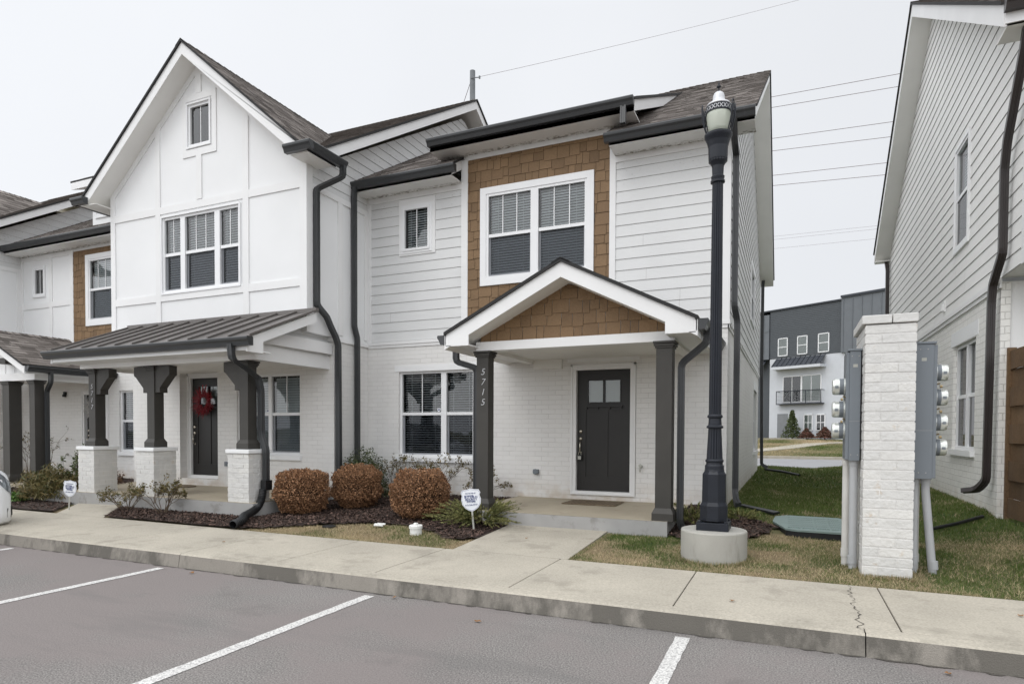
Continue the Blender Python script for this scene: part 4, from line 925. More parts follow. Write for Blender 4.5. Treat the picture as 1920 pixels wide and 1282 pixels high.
downspout(H, [(-4.63, -1.78, 2.84), (-4.63, -1.78, 2.60), (-4.31, -1.72, 2.50), (-4.31, -1.72, .36)])
downspout(H, [(-0.97, -1.9, 2.86), (-0.97, -1.9, 2.68), (-1.30, -1.78, 2.44), (-1.30, -1.78, .36), (-1.22, -1.72, .22), (-1.05, -1.70, .16)])
# tall corner downspouts
downspout(H, [(-7.50, -.50, 6.10), (-7.50, -.52, 5.9), (-7.50, -.52, 3.50), (-7.495, -.44, 3.30), (-7.495, -.44, .42)], up=(1, 0, 0), w=.065, dp=.09)
downspout(H, [(-0.80, -.48, 6.1), (-0.80, -.30, 5.85), (-0.80, .02, 5.75), (-0.80, .02, 3.48), (-0.765, .14, 3.28), (-0.765, .14, .62), (-0.74, .0, .50), (-0.70, -.12, .46)], up=(1, 0, 0), w=.07, dp=.09)
downspout(H, [(-0.80, 10.5, 6.2), (-0.80, 10.15, 5.9), (-0.80, 10.1, 3.4), (-0.77, 10.12, .6), (-0.60, 10.1, .5)], up=(1, 0, 0), w=.07, dp=.09)

# ================================================================== gabled units (5717 and its twin further along the row)
def gabled_unit(ox, label, full):
    H = thing("townhouse", (ox - 10.1, -1, 0.3), label, "townhouse")
    X = lambda x: x + ox
    FB = FRONT(-1.0); FU = FRONT(-1.70); FR = RIGHT(X(-7.58)); FL = LEFT(X(-12.62))
    door_h = (X(-11.58), X(-10.50), .56, 2.72); win = (X(-9.98), X(-8.38), 1.08, 2.63)
    b = flat_wall(FB, [(0.1, X(-13.02), X(-7.58)), (3.24, X(-13.02), X(-7.58))], [door_h, win], rev=.26)
    flat_wall(FR, [(0.1, -1.0, 9), (3.24, -1.0, 9)], (), b); flat_wall(LEFT(X(-13.02)), [(0.1, -1.0, 0.2), (3.24, -1.0, 0.2)], (), b)
    b.build("brick_wall", m_brick, H)
    RXX, RZZ = X(-10.13), 8.58; sl = .845; rz_ = lambda x: RZZ - abs(x - RXX) * sl
    tri = (X(-11.12), X(-9.11), 4.18, 5.62); sm = (X(-10.40), X(-9.83), 6.84, 7.62)
    apex = 8.36; xl, xr = X(-12.62), X(-7.58); zl = apex - sl * (RXX - xl); zr = apex - sl * (xr - RXX)
    b = flat_wall(FU, [(3.24, xl, xr), (min(zl, zr), xl, xr), (apex, RXX - .01, RXX + .01)], [tri, sm])
    b.poly([(xl, -1.7, 3.24), (xr, -1.7, 3.24), (xr, -1.0, 3.24), (xl, -1.0, 3.24)])
    flat_wall(FR, [(3.24, -1.7, 9.4), (5.74, -1.7, 9.4)], (), b); flat_wall(FL, [(3.24, -1.7, 9.4), (6.3, -1.7, 9.4), (9.3, 3.8, 4.0)], (), b)
    b.poly([(xl, 9.4, .1), (xr, 9.4, .1), (xr, 9.4, 6.2), (xl, 9.4, 6.2)])
    b.build("panel_siding", m_panel, H)
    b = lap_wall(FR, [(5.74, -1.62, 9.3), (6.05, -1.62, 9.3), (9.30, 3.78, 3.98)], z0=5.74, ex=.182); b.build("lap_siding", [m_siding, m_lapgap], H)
    # battens and belts
    b = MB(); t = .022
    rzw = lambda x: apex - sl * abs(x - RXX) - .02
    for x0, x1, z0, z1 in ((-12.62, -12.49, 3.27, None), (-7.71, -7.558, 3.24, None), (-11.30, -11.17, 3.25, None), (-9.02, -8.885, 3.25, None), (-10.19, -10.05, 5.85, 6.66), (-10.19, -10.05, 7.80, None)):
        a, c = X(x0), X(x1)
        if z1 is None:
            za, zc = rzw(a), rzw(c); b.extrude([(a, -1.7, z0), (c, -1.7, z0), (c, -1.7, zc), (a, -1.7, za)], (0, -t, 0))
        else: FU.box(b, a, c, 0, t, z0, z1)
    for z0, z1 in ((4.03, 4.165), (5.70, 5.835)):
        for x0, x1 in ((-12.49, -11.30), (-11.17, -9.02), (-8.885, -7.71)): FU.box(b, X(x0), X(x1), 0, t - .002, z0, z1)
    FU.box(b, X(-10.54), X(-9.67), 0, t - .003, 6.66, 6.79); FU.box(b, X(-10.54), X(-9.67), 0, t - .003, 7.68, 7.80); FU.box(b, X(-10.54), X(-10.45), 0, t - .003, 6.79, 7.68); FU.box(b, X(-9.78), X(-9.67), 0, t - .003, 6.79, 7.68)
    for s in (-1, 1):     # rake frieze
        xa = xl + .13 if s < 0 else xr - .13; w = .15
        b.extrude([(xa, -1.7, rzw(xa)), (RXX, -1.7, rzw(RXX)), (RXX, -1.7, rzw(RXX) - w), (xa, -1.7, rzw(xa) - w)], (0, -t + .004, 0))
    for y0, y1, z0, z1 in ((-1.70, -1.57, 3.24, 6.25), (-.90, -.76, 3.3, 5.72), (-.12, 0, 3.3, 5.72)): FR.box(b, y0, y1, -.01, t, z0, z1)
    FR.box(b, -1.57, 9.0, 0, t + .004, 5.70, 5.80)
    b.build("batten_trim", m_trim, H)
    b = MB(); FB.box(b, X(-13.0), X(-7.55), 0, .035, 3.17, 3.235); FR.box(b, -1.03, 0, 0, .035, 3.17, 3.235); b.build("ledge", m_trim, H)
    window(FU, H, *tri, units=[(X(-11.12), X(-10.635)), (X(-10.515), X(-9.74)), (X(-9.61), X(-9.11))], casing=.03, muntins=[1, 2, 1], tilt=55, deep=.02, sp=.046)
    window(FU, H, *sm, hung=False, muntins=1, casing=.03, blind=False, deep=.02)
    window(FB, H, *win, units=[(X(-9.98), X(-9.2)), (X(-9.12), X(-8.38))], sill=True, muntins=1, tilt=66, sticker=(X(-9.25), 1.93) if full else None, deep=.07)
    # roofs
    gable_roof(H, 'x', X(-12.95), X(-7.22), -1.62, 6.345, 3.92, 9.765, 9.46, 6.345, thick=.23, seed=40)
    gable_roof(H, 'y', -2.05, -1.42, X(-13.05), rz_(X(-13.05)), RXX, RZZ, X(-7.21), rz_(X(-7.21)), thick=.25, seed=50, name="gable_roof", cz=(6.02, 6.10))
    gable_roof(H, 'y', -1.38, 2.2, X(-12.70), rz_(X(-12.70)) - .004, RXX, RZZ - .004, X(-7.62), rz_(X(-7.62)) - .004, thick=.2, seed=52, name="gable_roof")
    b = MB(); 
    b.box(X(-7.6), X(-7.22), -2.04, -1.42, 6.085, 6.10); b.box(X(-12.95), X(-12.6), -2.04, -1.42, 6.005, 6.02); b.build_boxes("soffit", m_soffit, H)
    g = gutter(H, (X(-7.215), -2.06, 6.10), (X(-7.215), -1.2, 6.10), (1, 0, 0)); gutter(H, (X(-7.66), -2.055, 6.10), (X(-7.10), -2.055, 6.10), (0, -1, 0))
    gutter(H, (X(-13.06), -2.1, 6.02), (X(-13.06), -1.1, 6.02), (-1, 0, 0)); gutter(H, (X(-13.18), -2.055, 6.02), (X(-12.80), -2.055, 6.02), (0, -1, 0))
    downspout(H, [(X(-7.13), -1.30, 6.12), (X(-7.13), -1.30, 5.94), (X(-7.50), -1.54, 5.70), (X(-7.50), -1.54, 3.72), (X(-7.485), -1.30, 3.55), (X(-7.485), -1.22, 3.42), (X(-7.485), -1.06, 3.22), (X(-7.485), -1.0, 3.1), (X(-7.485), -.985, .40)], up=(1, 0, 0), w=.07, dp=.095)
    downspout(H, [(X(-13.0), -1.3, 6.02), (X(-12.98), -1.3, 5.75), (X(-12.70), -1.45, 5.62), (X(-12.70), -1.45, 3.3)], up=(1, 0, 0), w=.07, dp=.095)
    if not full: return H
    dr, hu_, dd_ = door(FRONT(-.80), H, X(-11.49), X(-10.59), .62, 2.63, deep=.05)
    # porch
    b = MB(); b.box(X(-12.95), X(-7.62), -2.86, -1.0, .05, .412, 1); b.poly([(X(-12.95), -2.86, .414), (X(-7.62), -2.86, .414), (X(-7.62), -1, .43), (X(-12.95), -1, .43)]); b.build("porch_slab", [m_slab, m_slabface], H)
    mp = m_metalroof; y0, z0, y1, z1 = -3.20, 2.945, -1.72, 3.575; xl2, xr2 = X(-12.08), X(-7.32)
    b = MB(); b.poly([(xl2, y0, z0), (xr2, y0, z0), (xr2, y1, z1), (xl2, y1, z1)]); b.poly([(xl2, y0, z0 - .02), (xr2, y0, z0 - .02), (xr2, y0, z0), (xl2, y0, z0)])
    n = 11
    for i in range(n + 1):
        xx = xl2 + (xr2 - xl2) * i / n; a, c = xx - .012, xx + .012
        b.extrude([(a, y0, z0), (c, y0, z0), (c, y0, z0 + .036), (a, y0, z0 + .036)], (0, y1 - y0, z1 - z0))
    b.box(xl2, xr2, y1 - .05, y1 + .02, z1 - .02, z1 + .045)
    rt_ = b.build("porch_roof", mp, H)
    b = MB()
    for xx in (xl2 + .03, xr2 - .06):
        b.extrude([(xx, y0 - .01, z0 - .025), (xx, y1, z1 - .025), (xx, y1, z1 - .19), (xx, y0 + .30, 2.90), (xx, y0 + .30, 2.72), (xx, y0 - .01, 2.72)], (.03, 0, 0))
    b.box(xl2 + .05, xr2 - .05, y0, y0 + .025, 2.74, z0 - .022); b.box(xl2 + .05, xr2 - .05, y0 + .025, -2.74, 2.74, 2.76)
    b.box(X(-7.75), X(-7.60), -2.7, -1.02, 2.93, 3.13)
    b.build("fascia", m_trim, rt_)
    b = MB(); b.box(X(-11.98), X(-7.68), -2.75, -2.55, 2.665, 2.90); b.box(X(-7.83), X(-7.68), -2.55, -1.0, 2.665, 2.90); b.box(X(-11.98), X(-11.83), -2.55, -1.0, 2.665, 2.90); b.build("porch_beam", m_trim, H, bevel=.004)
    b = MB(); b.box(X(-11.83), X(-7.83), -2.55, -1.0, 2.72, 2.74); b.build("porch_ceiling", m_soffit, H)
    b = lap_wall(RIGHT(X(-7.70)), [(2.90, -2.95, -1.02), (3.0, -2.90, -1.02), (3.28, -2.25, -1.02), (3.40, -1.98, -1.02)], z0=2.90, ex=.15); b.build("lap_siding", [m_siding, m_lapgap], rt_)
    gutter(rt_, (X(-12.15), y0 - .002, 2.80), (X(-7.24), y0 - .002, 2.80), (0, -1, 0))
    for i, (px, arms) in enumerate(((-11.74, (1,)), (-10.16, (-1, 1)), (-7.985, (-1,)))):
        px = X(px); py = -2.60
        pb = brick_column(px - .225, px + .225, -2.81, -2.38, .40, 1.185, row=.079, length=.23, seed=60 + i)
        pier = pb.build("brick_pier", [m_brickgeo, m_mortar], H)
        b = MB(); b.box(px - .25, px + .25, -2.835, -2.355, 1.187, 1.25); b.build("pier_cap", m_panel, pier, bevel=.008)
        p = square_post(H, px, py, 1.25, 2.663, .185, plinth=.15, cap=True)
        for s in arms:
            b = MB(); h = .0925; q = lambda a: px + s * (h + a)
            b.extrude([(q(0), py - .075, 2.655), (q(.36), py - .075, 2.655), (q(.36), py - .075, 2.50), (q(.31), py - .075, 2.47), (q(.12), py - .075, 2.28), (q(.12), py - .075, 2.20), (q(0), py - .075, 2.20)], (0, .15, 0))
            b.build("bracket", m_post, p, bevel=.004)
    for i, ch in enumerate("5717"):
        text_obj("house_number", ch, .125, (X(-11.74) + .0, -2.697, 2.34 - i * .125), (math.pi / 2, 0, 0), H, m_alu, shear=.25)
    downspout(H, [(X(-7.62), -3.27, 2.84), (X(-7.62), -3.25, 2.62), (X(-7.79), -2.58, 2.40), (X(-7.79), -2.52, 2.2), (X(-7.79), -2.52, 1.50), (X(-7.66), -2.55, 1.24), (X(-7.66), -2.55, .70)], up=(0, 1, 0), w=.09, dp=.07)
    b = MB(); b.box(X(-10.63) + .35, X(-10.63) + .42, -1.04, -1.0, .84, .93); b.build("outlet_cover", m_box, H)
    return H
gabled_unit(0.0, "white townhouse with a steep front gable, metal porch roof and 5717 on its post", True)
gabled_unit(-11.26, "white gabled townhouse at the far left end, mostly outside the view", False)

# ================================================================== 5719, the recessed unit on the left
H = thing("townhouse", (-15.6, 0, .3), "white townhouse left of the tall gable, with a shingled porch roof and narrow tan panel", "townhouse")
w19 = (-14.95, -13.2, 1.02, 2.50); d19 = (-16.36, -15.35, .50, 2.52); s19 = (-18.27, -17.83, 5.06, 5.77); w19u = (-16.02, -14.15, 4.25, 5.78)
b = flat_wall(F0, [(.1, -18.84, -12.62), (3.10, -18.84, -12.62)], [w19, d19]); b.build("brick_wall", m_brick, H)
b = flat_wall(F0, [(3.10, -18.84, -12.62), (6.4, -18.84, -12.62)], [s19, w19u]); b.build("panel_siding", m_panel, H)
b = MB()
for x0, x1 in ((-18.84, -18.74), (-17.62, -17.50), (-16.76, -16.63), (-14.01, -13.9)): F0.box(b, x0, x1, 0, .024, 3.17, 6.1)
F0.box(b, -18.74, -17.62, 0, .02, 4.72, 4.85); F0.box(b, -17.5, -16.76, 0, .02, 4.72, 4.85); F0.box(b, -18.74, -16.76, 0, .02, 5.98, 6.08); F0.box(b, -18.84, -13.0, 0, .035, 3.09, 3.15); b.build("batten_trim", m_trim, H)
shakes(F0, -16.63, -14.01, 3.16, 6.04, [(w19u[0] - .12, w19u[1] + .12, w19u[2] - .12, w19u[3] + .12)], seed=14).build("shake_siding", [m_shake, m_shakegap], H)
window(F0, H, *w19u, units=[(-16.02, -15.14), (-15.02, -14.15)], casing=.115, muntins=2, tilt=72, deep=.0)
window(F0, H, *s19, hung=False, casing=.05, tilt=20, slat=m_slatdark, deep=.0); window(F0, H, *w19, units=[(-14.95, -14.11), (-14.03, -13.2)], sill=True, tilt=35, deep=.07)
door(F0, H, -16.27, -15.44, .53, 2.43)
gable_roof(H, 'x', -18.82, -12.64, -.42, 6.33, 5.1, 9.66, 10.6, 6.33, thick=.2, seed=70); eave_soffit(H, -18.84, -12.62, -.42, 0, 6.11, 6.33)
gutter(H, (-18.86, -.425, 6.165), (-12.66, -.425, 6.165), (0, -1, 0))
# attic dormer
b = flat_wall(FRONT(0.1), [(6.4, -16.02, -13.4), (7.45, -16.02, -13.4)], [(-15.83, -15.3, 6.86, 7.28)]); b.poly([(-16.02, .1, 6.4), (-16.02, .1, 7.42), (-16.02, 3.0, 8.6), (-16.02, 3.0, 8.2)]); b.build("dormer_wall", m_panel, H)
window(FRONT(0.1), H, -15.83, -15.3, 6.86, 7.28, hung=False, casing=.06, tilt=70, deep=.0, slat=m_slatdark)
gable_roof(H, 'x', -16.2, -13.3, -.3, 7.62, 3.4, 9.0, 3.4, 9.0, thick=.2, seed=75, name="dormer_roof", back=False)
RX, RZ = -16.84, 3.83; ev = lambda x: RZ - abs(x - RX) * .497
pr = gable_roof(H, 'y', -2.0, 0.0, RX - 1.76, ev(RX - 1.76), RX, RZ, RX + 1.76, ev(RX - 1.76), thick=.2, seed=80, name="porch_roof")
b = MB(); b.poly([(RX - 1.5, -1.62, 2.8), (RX + 1.5, -1.62, 2.8), (RX, -1.62, 3.55)])
for k in range(-4, 5): b.box(RX + k * .35 - .02, RX + k * .35 + .02, -1.635, -1.62, 2.80, ev(RX + k * .35) - .22)
b.build("gable_panel", m_panel, pr); b = MB(); b.box(RX + .55, RX + .78, -1.85, -1.62, 3.02, 3.15); b.build("bracket", m_post, pr)
b = MB(); b.box(RX - 1.55, RX + 1.55, -1.68, -1.5, 2.65, 2.82); b.box(RX + 1.37, RX + 1.55, -1.5, 0, 2.65, 2.82); b.box(RX - 1.5, RX + 1.37, -1.5, 0, 2.74, 2.76); b.build("porch_beam", m_trim, H)
square_post(H, -15.40, -1.58, .36, 2.65, .20); square_post(H, -16.33, -1.58, .36, 2.65, .26)
gutter(pr, (RX + 1.765, -1.98, 2.80), (RX + 1.765, -.02, 2.80), (1, 0, 0)); downspout(H, [(-15.02, -1.50, 2.85), (-15.02, -1.50, 2.6), (-15.24, -1.46, 2.42), (-15.24, -1.46, .35)])
b = MB(); b.box(-18.3, -15.2, -1.75, 0, .05, .33); b.build("porch_slab", m_slab, H)
b = MB(); b.lathe([(.035, 0), (.035, -.06), (.0001, -.065)], (-17.0, -.02, 2.42), 12, 0, axis='y'); b.box(-17.03, -16.97, -.06, 0, 2.44, 2.52); b.build("security_camera", m_black, H)
b = MB(); b.lathe([(.03, 0), (.03, -.02), (.012, -.06), (.0001, -.062)], (-16.95, 0, .92), 12, 0, axis='y'); b.tube([(-16.95, -.05, .92), (-16.93, -.08, .86)], .014, 6); b.build("hose_bib", m_steel, H)

# ================================================================== house on the right
H = thing("side_house", (5.5, 3, .5), "large white house along the right edge, lap siding above painted brick", "house")
X0 = 2.40; FRr = LEFT(X0)
lw = (0.72, 2.06, 1.30, 2.93); uw = (1.24, 2.03, 4.46, 6.03)
b = flat_wall(FRr, [(.2, -.42, 10), (3.42, -.42, 10)], [lw]); flat_wall(FRONT(-.42), [(.2, X0, X0 + .10), (3.45, X0, X0 + .10)], (), b); b.build("brick_wall", m_brick2, H)
b = MB(); FRr.box(b, .58, 2.2, -.01, .007, 2.94, 3.16); b.build("lintel", m_panel, H)
b = MB(); FRr.box(b, -.45, 10, 0, .045, 3.43, 3.50); FRr.box(b, -.45, 10, 0, .025, 3.37, 3.43); b.build("ledge", m_trim, H)
E = [(3.50, -1.35, 9.85), (6.2, -1.35, 9.85), (9.62, 4.15, 4.35)]
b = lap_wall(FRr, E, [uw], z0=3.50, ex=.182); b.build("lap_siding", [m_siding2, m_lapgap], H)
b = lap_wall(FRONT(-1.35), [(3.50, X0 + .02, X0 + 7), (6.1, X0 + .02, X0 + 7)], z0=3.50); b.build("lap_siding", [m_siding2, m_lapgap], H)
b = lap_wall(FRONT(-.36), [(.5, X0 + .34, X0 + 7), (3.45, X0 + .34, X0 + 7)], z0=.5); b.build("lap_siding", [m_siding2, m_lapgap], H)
b = MB(); b.box(X0 + .10, X0 + .34, -.40, -.30, .3, 3.45); b.poly([(X0, -1.35, 3.50), (X0 + 7, -1.35, 3.50), (X0 + 7, -.4, 3.50), (X0, -.4, 3.50)])
FRr.box(b, -1.37, -1.25, 0, .03, 3.47, 6.1); b.poly([(X0, 9.9, .3), (X0 + 7, 9.9, .3), (X0 + 7, 9.9, 6.3), (X0, 9.9, 6.3)])
b.poly([(X0 + 7, -1.35, .3), (X0 + 7, 9.9, .3), (X0 + 7, 9.9, 6.3), (X0 + 7, -1.35, 6.3)]); b.build("corner_trim", m_trim, H)
window(FRr, H, *lw, units=[(.72, 1.34), (1.44, 2.06)], sill=True, muntins=0, tilt=70, blind=False, screen=m_screen2, glass=m_glasslo, deep=.07)
window(FRr, H, *uw, casing=.055, tilt=80, muntins=0, deep=.0, slat=m_slat, screen=m_screen2, glass=m_glasslo)
gable_roof(H, 'x', 2.05, 9.6, -1.72, 6.20, 4.25, 9.86, 9.72, 6.45, thick=.27, seed=90)
b = MB(); b.box(2.08, 9.5, -1.72, -1.35, 5.93, 5.95, 1); b.box(2.06, 9.5, -1.74, -1.72, 5.95, 6.2, 0); b.box(2.06, 2.4, 9.45, 9.72, 6.16, 6.19, 1); b.build_boxes("soffit", [m_trim, m_soffit], H)
gutter(H, (2.04, -1.745, 6.06), (9.6, -1.745, 6.06), (0, -1, 0), mat=m_brown_ds)
downspout(H, [(2.28, -1.72, 6.1), (2.28, -1.55, 5.75), (2.30, -.93, 5.0), (2.31, -.80, 4.72), (2.31, -.80, 3.72), (2.31, -.42, 3.42), (2.31, -.38, 3.2), (2.31, -.32, .95), (2.24, -.22, .82), (2.10, -.12, .79)], up=(-1, 0, 0), w=.06, dp=.085, mat=m_brown_ds)
downspout(H, [(2.32, 9.6, 6.2), (2.32, 9.3, 5.9), (2.32, 9.1, .6)], up=(-1, 0, 0), w=.07, dp=.09, mat=m_brown_ds)
b = MB(); FRr.box(b, 2.66, 2.78, 0, .03, 3.62, 3.80); FRr.box(b, 2.68, 2.76, .03, .06, 3.64, 3.74); b.build("dryer_vent", m_trim, H)

# ================================================================== FAR BUILDING
P0 = (0.787, 49.02, 1.05)
FBd = thing("row_building", P0, "three-storey grey and white row building seen through the gap between the houses", "building", rz=math.radians(-30.2))
Fw = Fr('y', 0.0, -1)
def fb(name, mats, mb, parent=None, **k): return mb.build(name, mats, parent or FBd, local=True, **k)
z_ = lambda z: z - 1.05
def fquad(mb, u0, u1, z0, z1, d=0.0, m=0): Fw.quad(mb, u0, u1, z_(z0), z_(z1), d, m)
def fbox(mb, u0, u1, d0, d1, z0, z1, m=0): Fw.box(mb, u0, u1, d0, d1, z_(z0), z_(z1), m)
mb = MB(); fbox(mb, -2.9, 3.4, -9, 0, 1.0, 8.05); fbox(mb, 3.4, 14, -9, .05, 1.0, 8.0)
wl = fb("light_wall", m_farlight, mb)
mb = MB(); fbox(mb, -9, -2.9, -9, -.4, 1.0, 8.05); fbox(mb, -2.9, 3.4, -9, .02, 8.06, 12.25)
for k in range(28): fbox(mb, -2.9, 3.4, .02, .045, 8.1 + k * .15, 8.115 + k * .15)
for k in range(40): fbox(mb, -3.95, -2.9, -.4, -.375, 1.2 + k * .17, 1.215 + k * .17)
fb("grey_siding", m_fargrey, mb)
mb = MB(); fbox(mb, 3.46, 14, -9, .25, 8.0, 12.4); fbox(mb, -9, -2.95, -9, .12, 8.06, 12.0)
for k in range(14): fbox(mb, 3.6 + k * .72, 3.65 + k * .72, .25, .29, 8.0, 12.3)
for u in (-3.9, -3.45): fbox(mb, u, u + .05, .12, .15, 8.1, 12)
fbox(mb, -9, -2.95, .12, .16, 10.5, 10.6)
fb("grey_panel", m_fargrey2, mb)
mb = MB(); fbox(mb, -9, 3.44, -9, .16, 12.25, 12.37); fbox(mb, 3.44, 14, -9, .38, 12.4, 12.58); fb("parapet", m_fardark, mb)
def fwin(u0, u1, z0, z1, mv=0, mh=1, curt=True, door=False):
    mb = MB(); w = .075
    for a, b, c, d in ((u0, u1, z1 - w, z1), (u0, u1, z0, z0 + w), (u0, u0 + w, z0, z1), (u1 - w, u1, z0, z1)): fbox(mb, a, b, -.05, .09, c, d)
    for k in range(mh): zz = z0 + (z1 - z0) * (k + 1) / (mh + 1); fbox(mb, u0, u1, .03, .08, zz - .03, zz + .03)
    for k in range(mv): uu = u0 + (u1 - u0) * (k + 1) / (mv + 1); fbox(mb, uu - .025, uu + .025, .03, .08, z0, z1)
    o = fb("window", m_vinyl, mb); g = MB(); fquad(g, u0 + w, u1 - w, z0 + w, z1 - w, .055); fb("pane", m_glass, g, o)
    c = MB(); fquad(c, u0 + w, u1 - w, z0 + w, z1 - w, .045); fb("curtain", m_curtain if curt else m_dark, c, o)
for u0, u1 in ((-2.11, -1.2), (-.34, .57), (1.48, 2.42), (3.87, 4.8), (5.9, 6.8)): fwin(u0, u1, 8.22, 9.8)
fwin(-4.6, -3.86, 8.22, 9.8)
fwin(-1.60, 0.1, 4.15, 6.45, mv=1, mh=0, curt=False); fwin(0.1, 1.82, 4.15, 6.45, mv=1, mh=0)
fwin(.33, 1.13, 1.72, 3.12, mv=1); fwin(1.4, 2.2, 1.72, 3.12, mv=1, curt=False)
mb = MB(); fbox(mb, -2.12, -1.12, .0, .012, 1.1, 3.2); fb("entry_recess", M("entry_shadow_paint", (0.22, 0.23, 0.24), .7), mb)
mb = MB(); mb.poly([Fw.P(-2.2, .9, z_(7.25)), Fw.P(2.1, .9, z_(7.25)), Fw.P(2.1, 0.02, z_(8.02)), Fw.P(-2.2, .02, z_(8.02))])
for k in range(11): u = -2.2 + k * .43; mb.extrude([Fw.P(u - .02, .9, z_(7.25)), Fw.P(u + .02, .9, z_(7.25)), Fw.P(u + .02, .9, z_(7.32)), Fw.P(u - .02, .9, z_(7.32))], (0, .88, .77))
aw = fb("awning", m_fardark, mb); mb = MB(); fbox(mb, -2.25, 2.15, 0, .95, 7.0, 7.22); fb("awning_fascia", m_farlight, mb, aw)
mb = MB(); fbox(mb, -1.95, 2.05, .5, .54, 5.1, 5.16); fbox(mb, -1.95, 2.05, .0, .54, 3.98, 4.06)
for k in range(8): fbox(mb, -1.95, 2.05, .51, .53, 4.15 + k * .12, 4.165 + k * .12)
for u in (-1.95, -.6, .7, 2.0): fbox(mb, u, u + .05, .5, .54, 4.0, 5.16)
for u in (-1.95, 2.01): fbox(mb, u, u + .04, 0, .5, 5.1, 5.16)
fb("balcony_rail", m_fardark, mb)
mb = MB(); mb.poly([Fw.P(-4.9, .6, z_(7.4)), Fw.P(-3.3, .6, z_(7.4)), Fw.P(-3.3, -.3, z_(8.1)), Fw.P(-4.9, -.3, z_(8.1))]); fb("awning", m_fardark, mb)

# ================================================================== plants
def leaf_cloud(name, parent, C, size, mat, shade, aspect=.55, up=0.0):
    n = len(C); a = NP.normal(size=(n, 3)); a[:, 2] = a[:, 2] * .8 + up; a /= np.linalg.norm(a, axis=1)[:, None]
    b = np.cross(a, NP.normal(size=(n, 3))); b /= np.linalg.norm(b, axis=1)[:, None]
    s = (size * (.6 + .8 * NP.random(n)))[:, None]; a = a * s; b = b * s * aspect * .5
    V = np.stack([C - a * .5, C - a * .05 + b, C + a * .5, C - a * .05 - b], 1).reshape(-1, 3)
    return fast_mesh(name, V, 4, mat, np.clip(shade, 0, 1), parent)
def ball_shrub(loc, rx, rz, label, seed, n=30000, mat=m_ballleaf, group="clipped russet ball shrubs"):
    g = np.random.default_rng(seed); t = thing("ball_shrub", loc, label, "shrub", group)
    d = g.normal(size=(n, 3)); d /= np.linalg.norm(d, axis=1)[:, None]
    lump = 1 + .035 * np.sin(d[:, 0] * 6 + seed) * np.cos(d[:, 1] * 5 + 1) + .04 * np.sin(d[:, 2] * 9 + seed * 2) + .03 * np.sin(d[:, 0] * 17 + d[:, 2] * 13 + d[:, 1] * 15)
    r = (1 - .22 * g.random(n) ** 1.6 + np.where(g.random(n) < .035, .09 * g.random(n), 0)) * lump * (1 + .035 * np.sin(d[:, 0] * 29 + seed) * np.sin(d[:, 2] * 31) * np.cos(d[:, 1] * 27))
    sq = np.sign(d[:, 2]) * np.abs(d[:, 2]) ** .82; hz = np.sqrt(np.maximum(1e-6, 1 - d[:, 2] ** 2)); wd = hz ** .55 / hz * np.where(d[:, 2] < 0, 1 - .20 * d[:, 2] ** 2, 1 - .03 * d[:, 2])
    C = np.stack([d[:, 0] * r * rx * wd, d[:, 1] * r * rx * wd, rz * 1.0 + sq * r * rz * .98], 1); C = C[C[:, 2] > .02]; r = r[:len(C)]
    C += np.array(loc)
    sh = np.clip(g.normal(.42, .30, len(C)), 0, 1)
    leaf_cloud("foliage", t, C, .0195, mat, sh, .8)
    mb = MB(); core = []
    for i in range(60):
        a = g.random() * 6.28; e = g.random() * 1.3; q = g.uniform(.75, .93)
        p1 = Vector(loc) + Vector((math.cos(a) * math.cos(e) * rx * q, math.sin(a) * math.cos(e) * rx * q, rz + (math.sin(e) * 2 - 1) * rz * q * .8)); p0 = Vector(loc) + Vector((math.cos(a) * .03, math.sin(a) * .03, 0))
        mb.tube([p0, p0.lerp(p1, .5) + Vector((0, 0, .05)), p1], [.008, .005, .002], 4)
    mb.build("stems", m_twig, t)
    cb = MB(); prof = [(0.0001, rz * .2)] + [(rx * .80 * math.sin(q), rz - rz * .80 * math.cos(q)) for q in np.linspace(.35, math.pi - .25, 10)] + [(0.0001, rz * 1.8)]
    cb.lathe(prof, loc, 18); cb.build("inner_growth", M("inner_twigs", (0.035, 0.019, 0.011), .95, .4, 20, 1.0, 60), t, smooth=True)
    return t
gzz = lambda x, y: float(gz(np.array(x), np.array(y)))
ball_shrub((-7.22, -2.22, gzz(-7.2, -2.2)), .435, .375, "clipped russet ball shrub nearest the brick pier and black drain pipe", 1)
ball_shrub((-6.68, -1.50, gzz(-6.7, -1.5)), .42, .375, "clipped russet ball shrub in front of the dark green bush", 2)
ball_shrub((-5.13, -1.98, gzz(-5.1, -2.0)), .46, .385, "clipped russet ball shrub nearest the sign, by the white cleanout pipe", 3)

